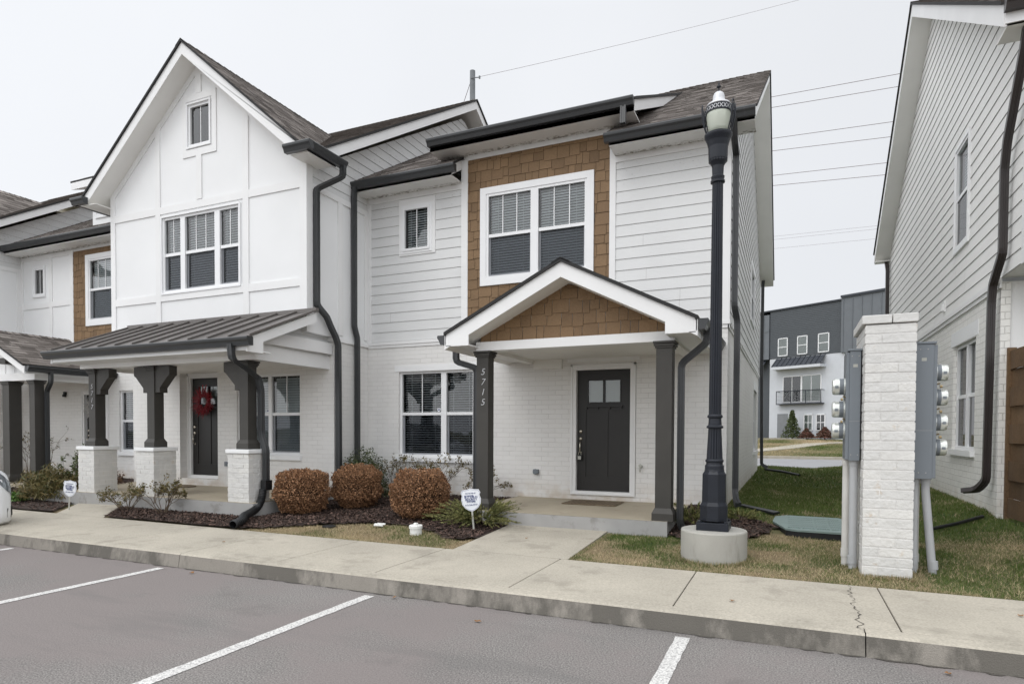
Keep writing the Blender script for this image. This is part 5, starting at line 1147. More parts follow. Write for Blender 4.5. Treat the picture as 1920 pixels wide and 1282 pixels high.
def branch_shrub(name, loc, height, spread, label, seed, stems=9, leaf=.035, nl=900, mat=m_thinleaf, dens=.5, cat="shrub", group=None, lean=(0, 0), top=.45):
    g = random.Random(seed); t = thing(name, loc, label, cat, group); mb = MB(); tips = []
    def grow(p, d, L, r, k):
        q = p; pts = [p]
        for i in range(3): d = (d + Vector((g.gauss(0, .16), g.gauss(0, .16), g.gauss(.03, .10)))).normalized(); q = q + d * L / 3; pts.append(q)
        mb.tube(pts, [r, r * .85, r * .7, r * .55], 5)
        if k: 
            for _ in range(g.choice((2, 3))): grow(pts[g.choice((2, 3))], (d + Vector((g.gauss(0, .55), g.gauss(0, .55), g.gauss(.05, .3)))).normalized(), L * g.uniform(.5, .75), r * .6, k - 1)
        else: tips.append((pts[1], pts[3]))
    for i in range(stems):
        a = 2 * math.pi * i / stems + g.uniform(-.3, .3); s = spread * g.uniform(.35, 1)
        d = Vector((math.cos(a) * s + lean[0], math.sin(a) * s + lean[1], height)).normalized()
        grow(Vector(loc) + Vector((math.cos(a) * .04, math.sin(a) * .04, 0)), d, height * g.uniform(.42, .58), .008, 2)
    mb.build("stems", m_twig, t)
    if nl:
        C = []
        for _ in range(nl):
            a, b = g.choice(tips); C.append(a.lerp(b, g.uniform(top, 1.1)) + Vector((g.gauss(0, .022), g.gauss(0, .022), g.gauss(0, .022))))
        C = np.array([tuple(c) for c in C]); rg = np.random.default_rng(seed); leaf_cloud("foliage", t, C, leaf, mat, rg.random(len(C)), .5, .3)
    return t
branch_shrub("shrub", (-10.22, -3.12, gzz(-10.2, -3.1)), .52, .55, "sparse leggy shrub left of its twin in front of the brick piers", 11, 10, .040, 700)
branch_shrub("shrub", (-9.30, -3.12, gzz(-9.3, -3.1)), .62, .42, "sparse leggy shrub right of its twin, bushier at the top, below the porch", 12, 10, .040, 1000)
branch_shrub("shrub", (-12.55, -2.3, .3), .85, .2, "dark leafy bush between the two left brick piers", 13, 9, .05, 1500, m_greenleaf)
branch_shrub("shrub", (-6.55, -.42, gzz(-6.5, -.4)), .80, .28, "thin open shrub under the left end of the double window", 14, 8, .036, 700)
branch_shrub("shrub", (-5.78, -.45, gzz(-5.8, -.4)), .80, .42, "wide open shrub under the middle of the double window", 15, 10, .036, 1100)
branch_shrub("shrub", (-4.78, -.50, gzz(-4.8, -.5)), .66, .45, "thin reddish-stemmed shrub behind the post numbered 5715", 16, 8, .036, 700)
branch_shrub("shrub", (-17.0, -.5, .36), 1.15, .12, "bare upright shrub behind the porch post at far left", 18, 5, .05, 130)
branch_shrub("shrub", (-17.7, -.5, .36), 1.15, .12, "bare upright shrub with a russet top left of the porch post", 19, 5, .05, 130)
def mound(name, loc, rx, ry, rz, label, seed, n, mat, leaf, asp=.5, up=.4, cat="shrub"):
    g = np.random.default_rng(seed); t = thing(name, loc, label, cat); d = g.normal(size=(n, 3)); d[:, 2] = np.abs(d[:, 2]); d /= np.linalg.norm(d, axis=1)[:, None]
    lump = 1 + .16 * np.sin(d[:, 0] * 7 + seed) * np.sin(d[:, 1] * 6) + .12 * np.sin(d[:, 2] * 11 + d[:, 0] * 9)
    r = (g.random(n) ** .38) * lump; C = np.stack([d[:, 0] * r * rx, d[:, 1] * r * ry, d[:, 2] * r * rz], 1) + np.array(loc) + (0, 0, .03)
    leaf_cloud("foliage", t, C, leaf, mat, np.clip(g.normal(.35, .3, n), 0, 1), asp, up)
    mb = MB()
    for i in range(26):
        a = g.random() * 6.28; p1 = Vector(loc) + Vector((math.cos(a) * rx * .8 * g.random(), math.sin(a) * ry * .8 * g.random(), rz * g.uniform(.4, .9))); mb.tube([Vector(loc), Vector(loc).lerp(p1, .5) + Vector((0, 0, .06)), p1], [.01, .006, .003], 4)
    mb.build("stems", m_twig, t); return t
mound("shrub", (-7.22, -.62, gzz(-7.2, -.6)), .50, .40, .84, "dense dark green bush in the corner behind the russet ball shrub", 21, 9000, m_greenleaf, .036, .5)
mound("shrub", (-12.9, -2.75, .25), .62, .5, .55, "spiky olive and red shrub left of the first brick pier", 22, 5200, M("spiky_leaf", (0.05, .062, .016), .6, .2, 6, shade=(.24, .17, .065)), .11, .12, 1.0)
mound("shrub", (-13.3, -1.6, .3), .8, .4, .42, "low reddish shrub against the brick behind the spiky one", 23, 2600, M("red_brown_leaf", (0.075, .045, .025), .6, .2, 6, shade=(.22, .12, .07)), .05)
mound("plant", (-13.35, -3.15, .20), .22, .2, .15, "small bright green leafy plant beside the car's nose", 24, 420, M("fresh_leaf", (0.07, .14, .03), .5, .2, 6, shade=(.16, .27, .07)), .09, .35, .8, cat="plant")
def juniper(loc, R, h, label, seed, n=190):
    g = random.Random(seed); t = thing("juniper", loc, label, "juniper"); V = []; S = []; mb = MB()
    for i in range(n):
        a = g.uniform(0, 6.283); rr = R * g.uniform(.45, 1.0) * (1 + .25 * math.sin(a * 3 + seed)); el = g.uniform(.08, .95)
        p0 = Vector(loc) + Vector((math.cos(a) * .06, math.sin(a) * .06, .03)); p1 = p0 + Vector((math.cos(a) * rr * math.cos(el), math.sin(a) * rr * math.cos(el) , h * math.sin(el) * 1.1))
        mid = p0.lerp(p1, .5) + Vector((0, 0, h * .22)); pts = [p0 * (1 - s) ** 2 + mid * 2 * s * (1 - s) + p1 * s * s for s in (0, .25, .5, .75, 1)]
        if i % 3 == 0: mb.tube(pts, [.005, .004, .003, .002, .001], 4)
        sb = g.random()
        for k in range(46):
            s = g.uniform(.3, 1.0); p = p0 * (1 - s) ** 2 + mid * 2 * s * (1 - s) + p1 * s * s; d = (p1 - mid).normalized()
            b = (d + Vector((g.gauss(0, .5), g.gauss(0, .5), g.gauss(.25, .35)))).normalized(); L = g.uniform(.025, .06) * (1.2 - s * .4); w = b.cross(Vector((g.gauss(0, 1), g.gauss(0, 1), g.gauss(0, 1)))).normalized() * .0048
            V += [tuple(p - w), tuple(p + w), tuple(p + b * L)]; S.append(min(1, max(0, g.gauss(sb * .6 + .2 * s, .22))))
    fast_mesh("foliage", np.array(V), 3, m_junip, S, t); mb.build("stems", m_twig, t); return t
juniper((-4.02, -2.10, gzz(-4, -2.1)), .70, .36, "spreading yellow-green juniper beside the entry walk, behind the shield sign", 4, 330)
juniper((-1.18, -1.35, gzz(-1.2, -1.3)), .36, .30, "small juniper by the house corner, behind the lamp post base", 6, 110)
juniper((-.62, -.95, gzz(-.6, -.9)), .22, .16, "low juniper tuft just right of the lamp post base", 7, 45)

# small tree and bushes by the far building
def far_tree(loc, h, r, label, seed, mat=m_greenleaf, name="evergreen_tree", cat="tree"):
    g = np.random.default_rng(seed); t = thing(name, loc, label, cat); n = 2600; z = g.random(n) ** 1.2; a = g.random(n) * 6.28; q = r * (1 - z * .85) * np.sqrt(g.random(n)) * (1 + .35 * np.sin(a * 3 + z * 14) * np.cos(z * 9 + a))
    C = np.stack([np.cos(a) * q, np.sin(a) * q, .15 + z * (h - .15)], 1) + np.array(loc); leaf_cloud("crown", t, C, .15, mat, np.clip(g.normal(.40, .32, n), 0, 1), .5)
    mb = MB(); mb.tube([Vector(loc), Vector(loc) + Vector((0, 0, h * .8))], [.05, .015], 6); mb.build("trunk", m_twig, t)
far_tree((.15, 48.2, 1.0), 2.45, .75, "small dark evergreen in front of the grey and white building", 31)
far_tree((-4.3, 47.5, 1.0), 2.0, .6, "dark bush at the left corner of the far grey building", 33, name="bush", cat="bush")
redm = M("far_red_leaf", (0.06, .05, .03), .7, .2, 2, shade=(.22, .08, .06))
far_tree((1.25, 47.6, 1.0), .9, .6, "low reddish bush right of the far evergreen", 34, redm, "bush", "bush"); far_tree((2.6, 46.9, 1.0), 1.0, .75, "wider reddish bush beside the meters in the gap", 35, redm, "bush", "bush")

# ================================================================== street lamp
LX, LY = -.745, -3.03
T = thing("street_lamp", (LX, LY, .2), "black fluted street lamp with an acorn globe on a round concrete footing", "street lamp")
mb = MB(); mb.lathe([(.345, -.12), (.345, .285), (.338, .30), (.0001, .302)], (LX, LY, .2), 64); mb.build("footing", m_foot, T, smooth=False, bevel=.004)
mb = MB()
def octring(r): return r
mb.box(LX - .165, LX + .165, LY - .165, LY + .165, .502, .585)
for k, (r0, r1, z0, z1) in enumerate(((.155, .155, .60, .615), (.150, .150, .615, .76), (.150, .132, .76, .80), (.132, .128, .80, 1.10), (.128, .105, 1.10, 1.135))):
    mb.lathe([(r0, z0), (r1, z1)], (LX, LY, 0), 8, a0=math.pi / 8)
for s in (-1, 1):
    for q in (-1, 1): mb.box(LX + s * .12, LX + s * .155, LY + q * .12, LY + q * .155, .585, .605)
mb.build("base", m_lamp, T, bevel=.004)
def fluted(mb, prof, c, n=16, depth=.007, sub=4):
    N = n * sub; rings = []
    for r, z in prof:
        rings.append([(c[0] + (r - depth * (k % sub in (0,)) * 1.0) * math.cos(2 * math.pi * k / N), c[1] + (r - depth * (k % sub == 0)) * math.sin(2 * math.pi * k / N), z) for k in range(N)])
    for i in range(len(rings) - 1):
        for j in range(N): mb.poly([rings[i][j], rings[i][(j + 1) % N], rings[i + 1][(j + 1) % N], rings[i + 1][j]])
mb = MB(); mb.lathe([(.105, 1.135), (.100, 1.145), (.100, 1.19), (.088, 1.205), (.086, 1.225), (.096, 1.235), (.096, 1.25), (.084, 1.262)], (LX, LY, 0), 32)
fluted(mb, [(.084, 1.262), (.068, 1.59)], (LX, LY)); mb.lathe([(.068, 1.59), (.088, 1.60), (.088, 1.615), (.070, 1.63), (.066, 1.70), (.080, 1.715), (.080, 1.73), (.066, 1.745)], (LX, LY, 0), 32)
fluted(mb, [(.066, 1.745), (.056, 4.22)], (LX, LY), depth=.006)
mb.lathe([(.056, 4.22), (.074, 4.225), (.074, 4.245), (.064, 4.255), (.070, 4.28), (.070, 4.29), (.058, 4.30), (.062, 4.40), (.085, 4.44)], (LX, LY, 0), 32)
mb.build("pole", m_lamp, T, smooth=False)
mb = MB(); mb.lathe([(.085, 4.44), (.098, 4.47), (.102, 4.60), (.118, 4.66), (.138, 4.70), (.143, 4.715), (.143, 4.735), (.128, 4.74), (.10, 4.745), (.0001, 4.745)], (LX, LY, 0), 36)
for k in range(20): a = 2 * math.pi * k / 20; mb.box(LX + .088 * math.cos(a) - .008, LX + .088 * math.cos(a) + .008, LY + .088 * math.sin(a) - .008, LY + .088 * math.sin(a) + .008, 4.445, 4.475)
mb.build("lantern_cup", m_lamp, T)
mb = MB(); mb.lathe([(.088, 4.745), (.104, 4.80), (.118, 4.87), (.124, 4.93), (.122, 4.96)], (LX, LY, 0), 40); lg = mb.build("globe", m_globe, T, smooth=True)
mb = MB(); mb.lathe([(.127, 4.955), (.127, 5.028), (.120, 5.03), (.120, 4.953), (.127, 4.955)], (LX, LY, 0), 48)
mb.build("lantern_band", m_lamp, T)
mb = MB()
for k in range(20):
    a = 2 * math.pi * k / 20; ca, sa = math.cos(a), math.sin(a); p = Vector((LX + .1285 * ca, LY + .1285 * sa, 4.992)); s = Vector((-sa, ca, 0))
    for sg in (-1, 1):
        e = (s + Z3 * sg * 1.3).normalized(); f2 = (s * 1.3 - Z3 * sg).normalized(); mb.poly([p - e * .027 - f2 * .0032, p + e * .027 - f2 * .0032, p + e * .027 + f2 * .0032, p - e * .027 + f2 * .0032])
    mb.poly([p - s * .007, p - Z3 * .007, p + s * .007, p + Z3 * .007])
mb.build("band_pattern", m_alu, bpy.data.objects["lantern_band"])
mb = MB(); mb.lathe([(.127, 5.028), (.130, 5.034), (.118, 5.052), (.088, 5.072), (.066, 5.088), (.062, 5.11), (.060, 5.14), (.050, 5.168), (.030, 5.184), (.0001, 5.188)], (LX, LY, 0), 40); mb.build("lantern_cap", m_alu, T, smooth=True)
mb = MB(); mb.lathe([(.022, 5.184), (.009, 5.20), (.007, 5.23), (.024, 5.238), (.024, 5.246), (.007, 5.256), (.011, 5.268), (.004, 5.29), (.0001, 5.305)], (LX, LY, 0), 16); mb.build("finial", m_lamp, T, smooth=True)
for k, ang in enumerate((14, 150, 198, 334)):
    a = math.radians(ang); mb = MB(); ca, sa = math.cos(a), math.sin(a); s = Vector((-sa, ca, 0)); R = Vector((ca, sa, 0)); C = Vector((LX, LY, 0))
    for w_ in (-.019, .019):
        mb.tube([C + R * .118 + s * w_ * .6 + Z3 * 4.735, C + R * .146 + s * w_ * .9 + Z3 * 4.82, C + R * .166 + s * w_ + Z3 * 4.91, C + R * .170 + s * w_ + Z3 * 5.0], .0065, 6)
    arc = [C + R * .170 + s * .019 * math.cos(q) + Z3 * (5.0 + .05 * math.sin(q)) for q in np.linspace(0, math.pi, 9)]; mb.tube(arc, .0065, 6)
    mb.extrude([C + R * .158 - s * .014 + Z3 * 4.93, C + R * .158 + s * .014 + Z3 * 4.93, C + R * .158 + s * .022 + Z3 * 4.985, C + R * .158 + Z3 * 5.005, C + R * .158 - s * .022 + Z3 * 4.985], R * .016)
    mb.build("cage_arm", m_lamp, T)

# ================================================================== meter pillar
T = thing("meter_pillar", (.85, -2.85, .22), "white painted brick pillar carrying grey electric meter cabinets on both sides", "meter pillar")
px0, px1, py0, py1 = .645, 1.062, -3.30, -2.42
mb = brick_column(px0, px1, py0, py1, .10, 2.575, row=.0905, length=.275, seed=77, joint=.010)
mb.build("brick_column", [m_brickgeo, m_mortar], T)
mb = MB(); r2 = random.Random(4)
for x0, x1, y0, y1 in ((px0 - .03, .86, py0 - .014, -2.86), (.868, px1 + .010, py0 - .014, -2.86), (px0 - .03, .86, -2.852, py1 + .02), (.868, px1 + .010, -2.852, py1 + .02)): mb.box(x0, x1, y0, y1, 2.583, 2.665 + r2.uniform(-.003, .003), 0, r2.random() * .4)
mb.build("cap", [m_brickgeo], T, bevel=.006)
def meter(parent, x, y, z, d, r, deep):
    """d: direction +1/-1 along x"""
    mb = MB(); mb.lathe([(r * 1.06, 0), (r * 1.06, d * .012), (r, d * .014), (r, d * deep * .8), (r * .93, d * deep * .97), (r * .8, d * deep), (.0001, d * deep)], (x, y, z), 28, axis='x')
    o = mb.build("meter", m_meter, parent, smooth=False)
    mb = MB(); mb.lathe([(r * 1.01, d * .014), (r * 1.01, d * deep * .45)], (x, y, z), 28, axis='x'); 
    mb.box(x + d * deep * .55, x + d * deep * .82, y - r - .003, y - r + .01, z - .018, z + .006); mb.build("label", m_box, o)
    return o
def cabinet(x0, x1, y0, y1, z0, z1, d, label, zs, mx, deep, r):
    mb = MB(); mb.box(x0, x1, y0, y1, z0, z1); o = mb.build("meter_cabinet", m_box, T, bevel=.004); o["label"] = label
    mb = MB(); mb.box(x0 - (.01 if d > 0 else .02), x1 + (.02 if d > 0 else .01), y0 - .01, y1 + .01, z1 + .001, z1 + .022); mb.build("cabinet_cap", m_box, o, bevel=.003)
    xx = x1 if d > 0 else x0
    mb = MB(); xm = (x0 + x1) / 2
    for zz in (z0 + .06, z1 - .05):
        for q in (-.03, .03): mb.lathe([(.005, 0), (.005, -.003), (.0001, -.004)], (xm + q, y0, zz), 8, axis='y')
    mb.box(xm - .02, xm + .02, y0 - .0012, y0, z1 - .16, z1 - .13); mb.box(x0, x1, y0 - .0012, y0, z0 + (z1 - z0) * .36, z0 + (z1 - z0) * .36 + .002); mb.build("cabinet_fittings", m_steel, o)
    mb = MB(); mb.box(xx, xx + d * .03, y0 + .012, y1 - .012, z0 + .01, z1 - .01); mb.build("cabinet_cover", m_box, o, bevel=.003)
    for z in zs: meter(o, xx + d * .03, (y0 + y1) / 2 - .02, z, d, r, deep)
    mb = MB(); xk = xx + d * .055
    for za, zb in zip(zs, zs[1:]):
        zm = (za + zb) / 2; mb.tube([(xx + d * .03, y0 + .05, zm), (xk, y0 + .03, zm + .01)], .007, 6); mb.lathe([(.014, 0), (.014, d * .02), (.0001, d * .022)], (xk, y0 + .03, zm - .02), 10, axis='x')
    mb.build("seal", m_lockgold, o); return o
cabinet(1.075, 1.235, -3.10, -2.78, 1.115, 2.395, 1, "grey cabinet with four meters on the right side of the pillar", [2.13, 1.895, 1.655, 1.415], 0, .105, .078)
cabinet(.535, .632, -3.08, -2.72, 1.275, 2.36, -1, "grey cabinet with three meters on the left side of the pillar", [2.02, 1.79, 1.575], 0, .115, .082)
for name, x, y, zt, r, m, xb in (("conduit", .588, -3.0, 1.275, .038, m_pvc, .592), ("conduit", .540, -2.84, 1.275, .040, m_pvc2, .540), ("conduit", 1.118, -2.98, 1.115, .030, m_pvc, 1.118), ("conduit", 1.15, -2.84, 1.115, .030, m_pvc2, 1.15), ("conduit", 1.205, -2.98, 1.115, .036, m_pvc, 1.285)):
    mb = MB(); mb.tube([(x, y, zt), (x, y, zt - .12), (xb, y, .10)], r, 18); mb.tube([(xb, y, .28), (xb, y, .36)] if xb == x else [(xb - .004, y, .24), (xb - .008, y, .32)], r + .006, 18); mb.tube([(x, y, zt), (x, y, zt - .05)], r + .006, 18)
    mb.build(name, m, T, smooth=False)

# ================================================================== utility box lid
T = thing("utility_box", (.27, -.95, .33), "low flat green-grey utility box with a ribbed lid set in the grass", "utility box")
zt = .368; mb = MB(); o8 = [(-.19, -.95), (-.03, -1.58), (.10, -1.66), (.60, -1.68), (.72, -1.5), (.74, -.45), (.62, -.25), (-.02, -.22), (-.17, -.40)]
mb.extrude([(x, y, .20) for x, y in o8], (0, 0, zt - .20 - .035)); mb.build("box_rim", m_black, T)
mb = MB(); sc = lambda x, y, k: (.275 + (x - .275) * k, -.95 + (y + .95) * k)
mb.extrude([(*sc(x, y, 1.02), zt - .034) for x, y in o8], (0, 0, .022))
for i in range(4):
    for j in range(6):
        x0, y0 = -.02 + i * .165, -1.52 + j * .195; mb.box(x0 + .01, x0 + .155, y0 + .01, y0 + .185, zt - .013, zt - .005)
        for k in range(5): mb.box(x0 + .02 + k * .027, x0 + .032 + k * .027, y0 + .02, y0 + .175, zt - .006, zt - .001)
mb.build("lid", m_hand, T)

# ================================================================== fence
T = thing("fence", (2.52, -.5, .5), "brown horizontal basket-weave plank fence at the right edge", "fence")
mb = MB(); mb.box(2.47, 2.56, -.47, -.38, .35, 2.62); mb.build("fence_post", m_fence, T)
for y0 in (-3.38,):
    mb = MB(); mb.box(2.47, 2.56, y0 - .045, y0 + .045, .1, 2.6); mb.build("fence_post", m_fence, T)
for j in range(1):
    ya, yb = (-.47, -3.30)
    for i in range(9):
        z0 = .52 + i * .228 - (0 if j == 0 else .15); n = 14; mb = MB(); h = rnd.random(); prev = None; amp = .022 * (1 if i % 2 else -1)
        for k in range(n + 1):
            y = ya + (yb - ya) * k / n; x = 2.515 + amp * math.sin(math.pi * k / n * 4 + .4); zz = z0 - .0 * k
            cur = [(x - .009, y, zz), (x + .009, y, zz), (x + .009, y, zz + .232), (x - .009, y, zz + .232)]
            if prev: 
                for q in range(4): mb.poly([prev[q], prev[(q + 1) % 4], cur[(q + 1) % 4], cur[q]], 0, h)
            elif True: mb.poly(cur, 0, h)
            prev = cur
        mb.build("plank", m_fence, T)
    for k in range(1, 4):
        y = ya + (yb - ya) * k / 4; mb = MB(); mb.box(2.500, 2.530, y - .016, y + .016, .42, 2.55); mb.build("stave", m_fence, T)

# ================================================================== signs
def yard_sign(loc, tilt, yaw, label, s=1.0):
    T = thing("yard_sign", loc, label, "yard sign", "shield shaped yard signs"); T.rotation_euler = (0, tilt, yaw)
    mb = MB(); mb.box(-.012, .012, -.003, .003, -.02, .30 * s); mb.build("stake", m_steel, T, local=True)
    w, h = .148 * s, .165 * s; zc = .40 * s
    pts = [(-.98, .62), (-.80, .92), (-.72, .88), (-.35, .93), (0, 1.0), (.35, .93), (.72, .88), (.80, .92), (.98, .62), (.88, .42), (.98, .05), (.92, -.35), (.62, -.72), (.25, -.93), (0, -1), (-.25, -.93), (-.62, -.72), (-.92, -.35), (-.98, .05), (-.88, .42)]
    mb = MB(); mb.extrude([(a * w, -.006, zc + b * h) for a, b in pts], (0, .008, 0)); pl = mb.build("plate", m_sign, T, local=True)
    mb = MB(); 
    for i in range(len(pts)):
        a, b = pts[i], pts[(i + 1) % len(pts)]; k = .94
        mb.poly([(a[0] * w * k, -.0072, zc + a[1] * h * k), (b[0] * w * k, -.0072, zc + b[1] * h * k), (b[0] * w * .92, -.0072, zc + b[1] * h * .92), (a[0] * w * .92, -.0072, zc + a[1] * h * .92)])
    mb.box(-.092 * s, .030 * s, -.0078, -.0068, zc + .062 * s, zc + .069 * s); mb.box(-.092 * s, -.082 * s, -.0078, -.0068, zc + .026 * s, zc + .062 * s)
    mb.extrude([(.018 * s, -.0078, zc + .069 * s), (.038 * s, -.0078, zc + .069 * s), (.056 * s, -.0078, zc + .030 * s), (.046 * s, -.0078, zc + .030 * s)], (0, .001, 0))
    mb.build("emblem", m_navy, pl, local=True)
    for txt, sz, x, z, b in (("PROTECTED BY", .022, 0, .095, 0), ("NTER", .050, -.022, .040, 0), ("EC", .038, .084, .040, 0), ("SECURITY", .040, 0, .006, 1), ("SYSTEMS", .034, 0, -.024, 1), ("615-244-9777", .032, 0, -.072, 0)):
        cu = bpy.data.curves.new("lettering", 'FONT'); cu.body = txt; cu.size = sz * s; cu.align_x = 'CENTER'; cu.align_y = 'CENTER'; cu.extrude = .0006; cu.offset = .0012 * s if b else .0006 * s; cu.materials.append(m_navy); cu.resolution_u = 2
        o = font_mesh("lettering", cu, m_navy); o.parent = pl; o.location = (x * s, -.0078, zc + z * s); o.rotation_euler = (math.pi / 2, 0, 0)
    return T
yard_sign((-3.90, -2.60, .25), math.radians(-5.5), math.radians(14), "white and navy shield sign on a stake, leaning, in front of the juniper", .94)
yard_sign((-11.30, -3.38, .20), math.radians(4), math.radians(16), "small white shield sign on a stake left of the first brick pier", .86)

# ================================================================== wreaths, mats, lockbox
def wreath(loc, R, mat, label, seed, n=150, ln=.15, cat="wreath"):
    g = random.Random(seed); T = thing("wreath", loc, label, cat); mb = MB(); c = Vector(loc)
    for i in range(n):
        a = g.uniform(0, 6.283); r0 = R * g.uniform(.75, 1.05); p = c + Vector((math.cos(a) * r0, g.uniform(-.03, .02), math.sin(a) * r0))
        out = a + g.choice((-1, 1)) * g.uniform(.1, .9); d = Vector((math.cos(out), g.uniform(-.35, .05), math.sin(out))); L = ln * g.uniform(.5, 1.1)
        q = p + d * L * .5 + Vector((g.gauss(0, .015), 0, g.gauss(0, .015))); mb.tube([p - d * .03, q, p + d * L], [.005, .0045, .002], 5); mb.h[-1] = g.random()
    mb.h = [random.Random(i // 20).random() for i in range(len(mb.f))]
    mb.build("twigs", mat, T); mb = MB(); mb.tube([c + Vector((math.cos(q) * R, 0, math.sin(q) * R)) for q in np.linspace(0, 2 * math.pi, 25)], .014, 6); mb.build("ring", mat, T); return T, c
T, c = wreath((-11.08, -.84, 2.13), .155, m_red, "red twig wreath hanging on the dark door behind the left porch", 5, 240, .19)
mb = MB()
for dx in (-.05, .05): mb.poly([c + Vector((dx * .5, -.02, .14)), c + Vector((dx * .5 + .03, -.02, .14)), c + Vector((dx + .02, .02, .36)), c + Vector((dx - .01, .02, .36))])
mb.build("ribbon", m_red, T)
wreath((-15.93, -.03, 2.08), .17, m_feather, "white feathery wreath on the dark door, half hidden by the post numbered 5717", 6, 150, .16)
def mat_(x0, x1, y0, y1, z, label):
    mb = MB(); mb.box(x0, x1, y0, y1, z, z + .012); mb2 = MB()
    for k in range(14): mb2.box(x0 + .02 + (x1 - x0 - .05) * k / 13, x0 + .025 + (x1 - x0 - .05) * k / 13, y0 + .02, y1 - .02, z + .012, z + .015)
    o = mb.build("doormat", m_mat, None, bevel=.003); tag(o, label, "doormat"); mb2.build("rib", m_bed, o, local=True); return o
mat_(-3.28, -2.42, -.80, -.20, .418, "brown woven doormat on the porch of the house numbered 5715")
mb = MB(); mb.lathe([(.40, 0), (.40, .012), (.0001, .013)], (0, 0, 0), 24)
T = mb.build("doormat", m_mat); T.scale = (1, .62, 1); T.location = (-11.15, -1.38, .432); tag(T, "rounded dark doormat below the red wreath", "doormat")
T = thing("lockbox", (-3.24, -.02, 1.16), "grey key lockbox hanging from the door handle of the nearest house", "lockbox")
mb = MB(); mb.box(-3.275, -3.205, -.01, .035, 1.075, 1.165); mb.build("case", m_black, T, bevel=.006); mb = MB(); mb.box(-3.268, -3.212, -.014, -.011, 1.085, 1.145); mb.build("keypad", m_steel, T)
mb = MB(); mb.tube([(-3.262, .012, 1.165), (-3.262, .012, 1.20), (-3.24, .012, 1.222), (-3.218, .012, 1.20), (-3.218, .012, 1.165)], .006, 6); mb.build("shackle", m_nickel, T)

# ================================================================== drain pipes and small garden things
def corrugated(name, path, r, label, cat="drain pipe", smooth_n=46):
    P = [Vector(p) for p in path]; pts = []
    for i in range(len(P) - 1):
        p0, p1, p2, p3 = P[max(i - 1, 0)], P[i], P[i + 1], P[min(i + 2, len(P) - 1)]
        for k in range(14):
            t = k / 14; pts.append(.5 * ((2 * p1) + (p2 - p0) * t + (2 * p0 - 5 * p1 + 4 * p2 - p3) * t * t + (3 * p1 - p0 - 3 * p2 + p3) * t ** 3))
    pts.append(P[-1]); mb = MB(); rr = [r + (.004 if i % 2 else -.003) for i in range(len(pts))]; mb.tube(pts, rr, 18, caps=False)
    inner = [r * .9] * len(pts); mb.tube(pts, inner, 18, caps=False); o = mb.build(name, m_black); tag(o, label, cat); return o
corrugated("drain_pipe", [(-7.655, -2.62, .62), (-7.655, -2.66, .45), (-7.62, -2.80, .33), (-7.45, -3.10, .30), (-7.30, -3.34, .29), (-7.15, -3.52, .265), (-7.10, -3.72, .235)], .058, "black corrugated drain pipe curving from the porch downspout across the mulch")
mb = MB(); mb.box(-7.71, -7.60, -2.62, -2.48, .60, .76); mb.build("adapter", m_black, bpy.data.objects["drain_pipe"], local=True, bevel=.006)
T = thing("splash_block", (-.45, -.15, .38), "flat black plastic drain extension lying in the grass by the house corner", "drain extension")
mb = MB(); mb.extrude([(-.72, .22, .40), (-.66, .34, .40), (-.12, -.20, .37), (-.20, -.34, .37)], (0, 0, .03)); mb.build("trough", m_black, T)
mb = MB(); mb.tube([(-.66, 10.0, .46), (-.2, 9.3, .45), (.25, 8.6, .40)], .035, 8); tag(mb.build("drain_pipe", m_black), "thin black drain pipe on the grass at the back corner of the house", "drain pipe")
mb = MB(); mb.tube([(2.25, -.45, .50), (1.9, -.85, .44), (1.55, -1.15, .385)], .022, 8); tag(mb.build("drain_pipe", m_black), "thin black hose-like drain pipe on the grass near the fence", "drain pipe")
T = thing("cleanout_pipe", (-4.55, -3.02, .21), "short white capped cleanout pipe at the edge of the mulch", "pipe")
mb = MB(); mb.lathe([(.080, -.05), (.080, .045), (.090, .047), (.090, .085), (.082, .092), (.0001, .093)], (-4.55, -3.02, .21), 24); mb.build("pipe", m_white, T); mb = MB(); mb.box(-4.572, -4.528, -3.042, -2.998, .305, .33); mb.build("cap_lug", m_white, T, bevel=.004)
mb = MB(); mb.box(-.07, .06, -.05, .05, 0, .02); mb.box(-.03, .09, -.03, .04, .02, .032); o = mb.build("broken_fitting", m_white, bevel=.008); o.location = (-5.33, -2.76, gzz(-5.3, -2.8) + .02); o.rotation_euler = (.1, .08, .5); tag(o, "flattened white plastic scrap lying on the mulch edge", "plastic scrap")
mb = MB(); mb.lathe([(.10, 0), (.10, .012), (.085, .02), (.0001, .02)], (-6.0, -3.02, gzz(-6, -3) + .0), 24); tag(mb.build("valve_cover", m_black), "round black valve cover in the straw grass left of the white pipe", "valve cover")
for i, (x, y, z, r, lb) in enumerate(((-.42, -4.72, .167, .6, "curled dead leaf on the sidewalk below the lamp"), (.95, -5.35, .008, 1.9, "pale dead leaf lying by the kerb under the meter pillar"), (-2.3, -5.62, .008, .2, "tan leaf scrap on the asphalt by the kerb"), (-3.33, -5.30, .01, 2.4, "brown leaf against the kerb near the middle parking line"), (1.62, -4.25, .167, 1.2, "tiny leaf on the right part of the sidewalk"), (-5.9, -5.36, .008, 0.9, "light dead leaf at the kerb foot near the second parking line"), (-6.4, -4.5, .167, 2.0, "small dead leaf on the sidewalk in front of the black pipe"), (-3.0, -2.9, .215, 2.6, "dead leaf on the entry walk beside the yard sign"))):
    g = random.Random(i); mb = MB(); n = 9; pts = [(math.cos(2 * math.pi * k / n) * g.uniform(.012, .034), math.sin(2 * math.pi * k / n) * g.uniform(.010, .024), g.uniform(.002, .016)) for k in range(n)]
    for k in range(n): mb.poly([(0, 0, .006), pts[k], pts[(k + 1) % n]])
    o = mb.build("dead_leaf", m_deadleaf); o.location = (x, y, z); o.rotation_euler = (0, 0, r); tag(o, lb, "leaf", "fallen leaves")

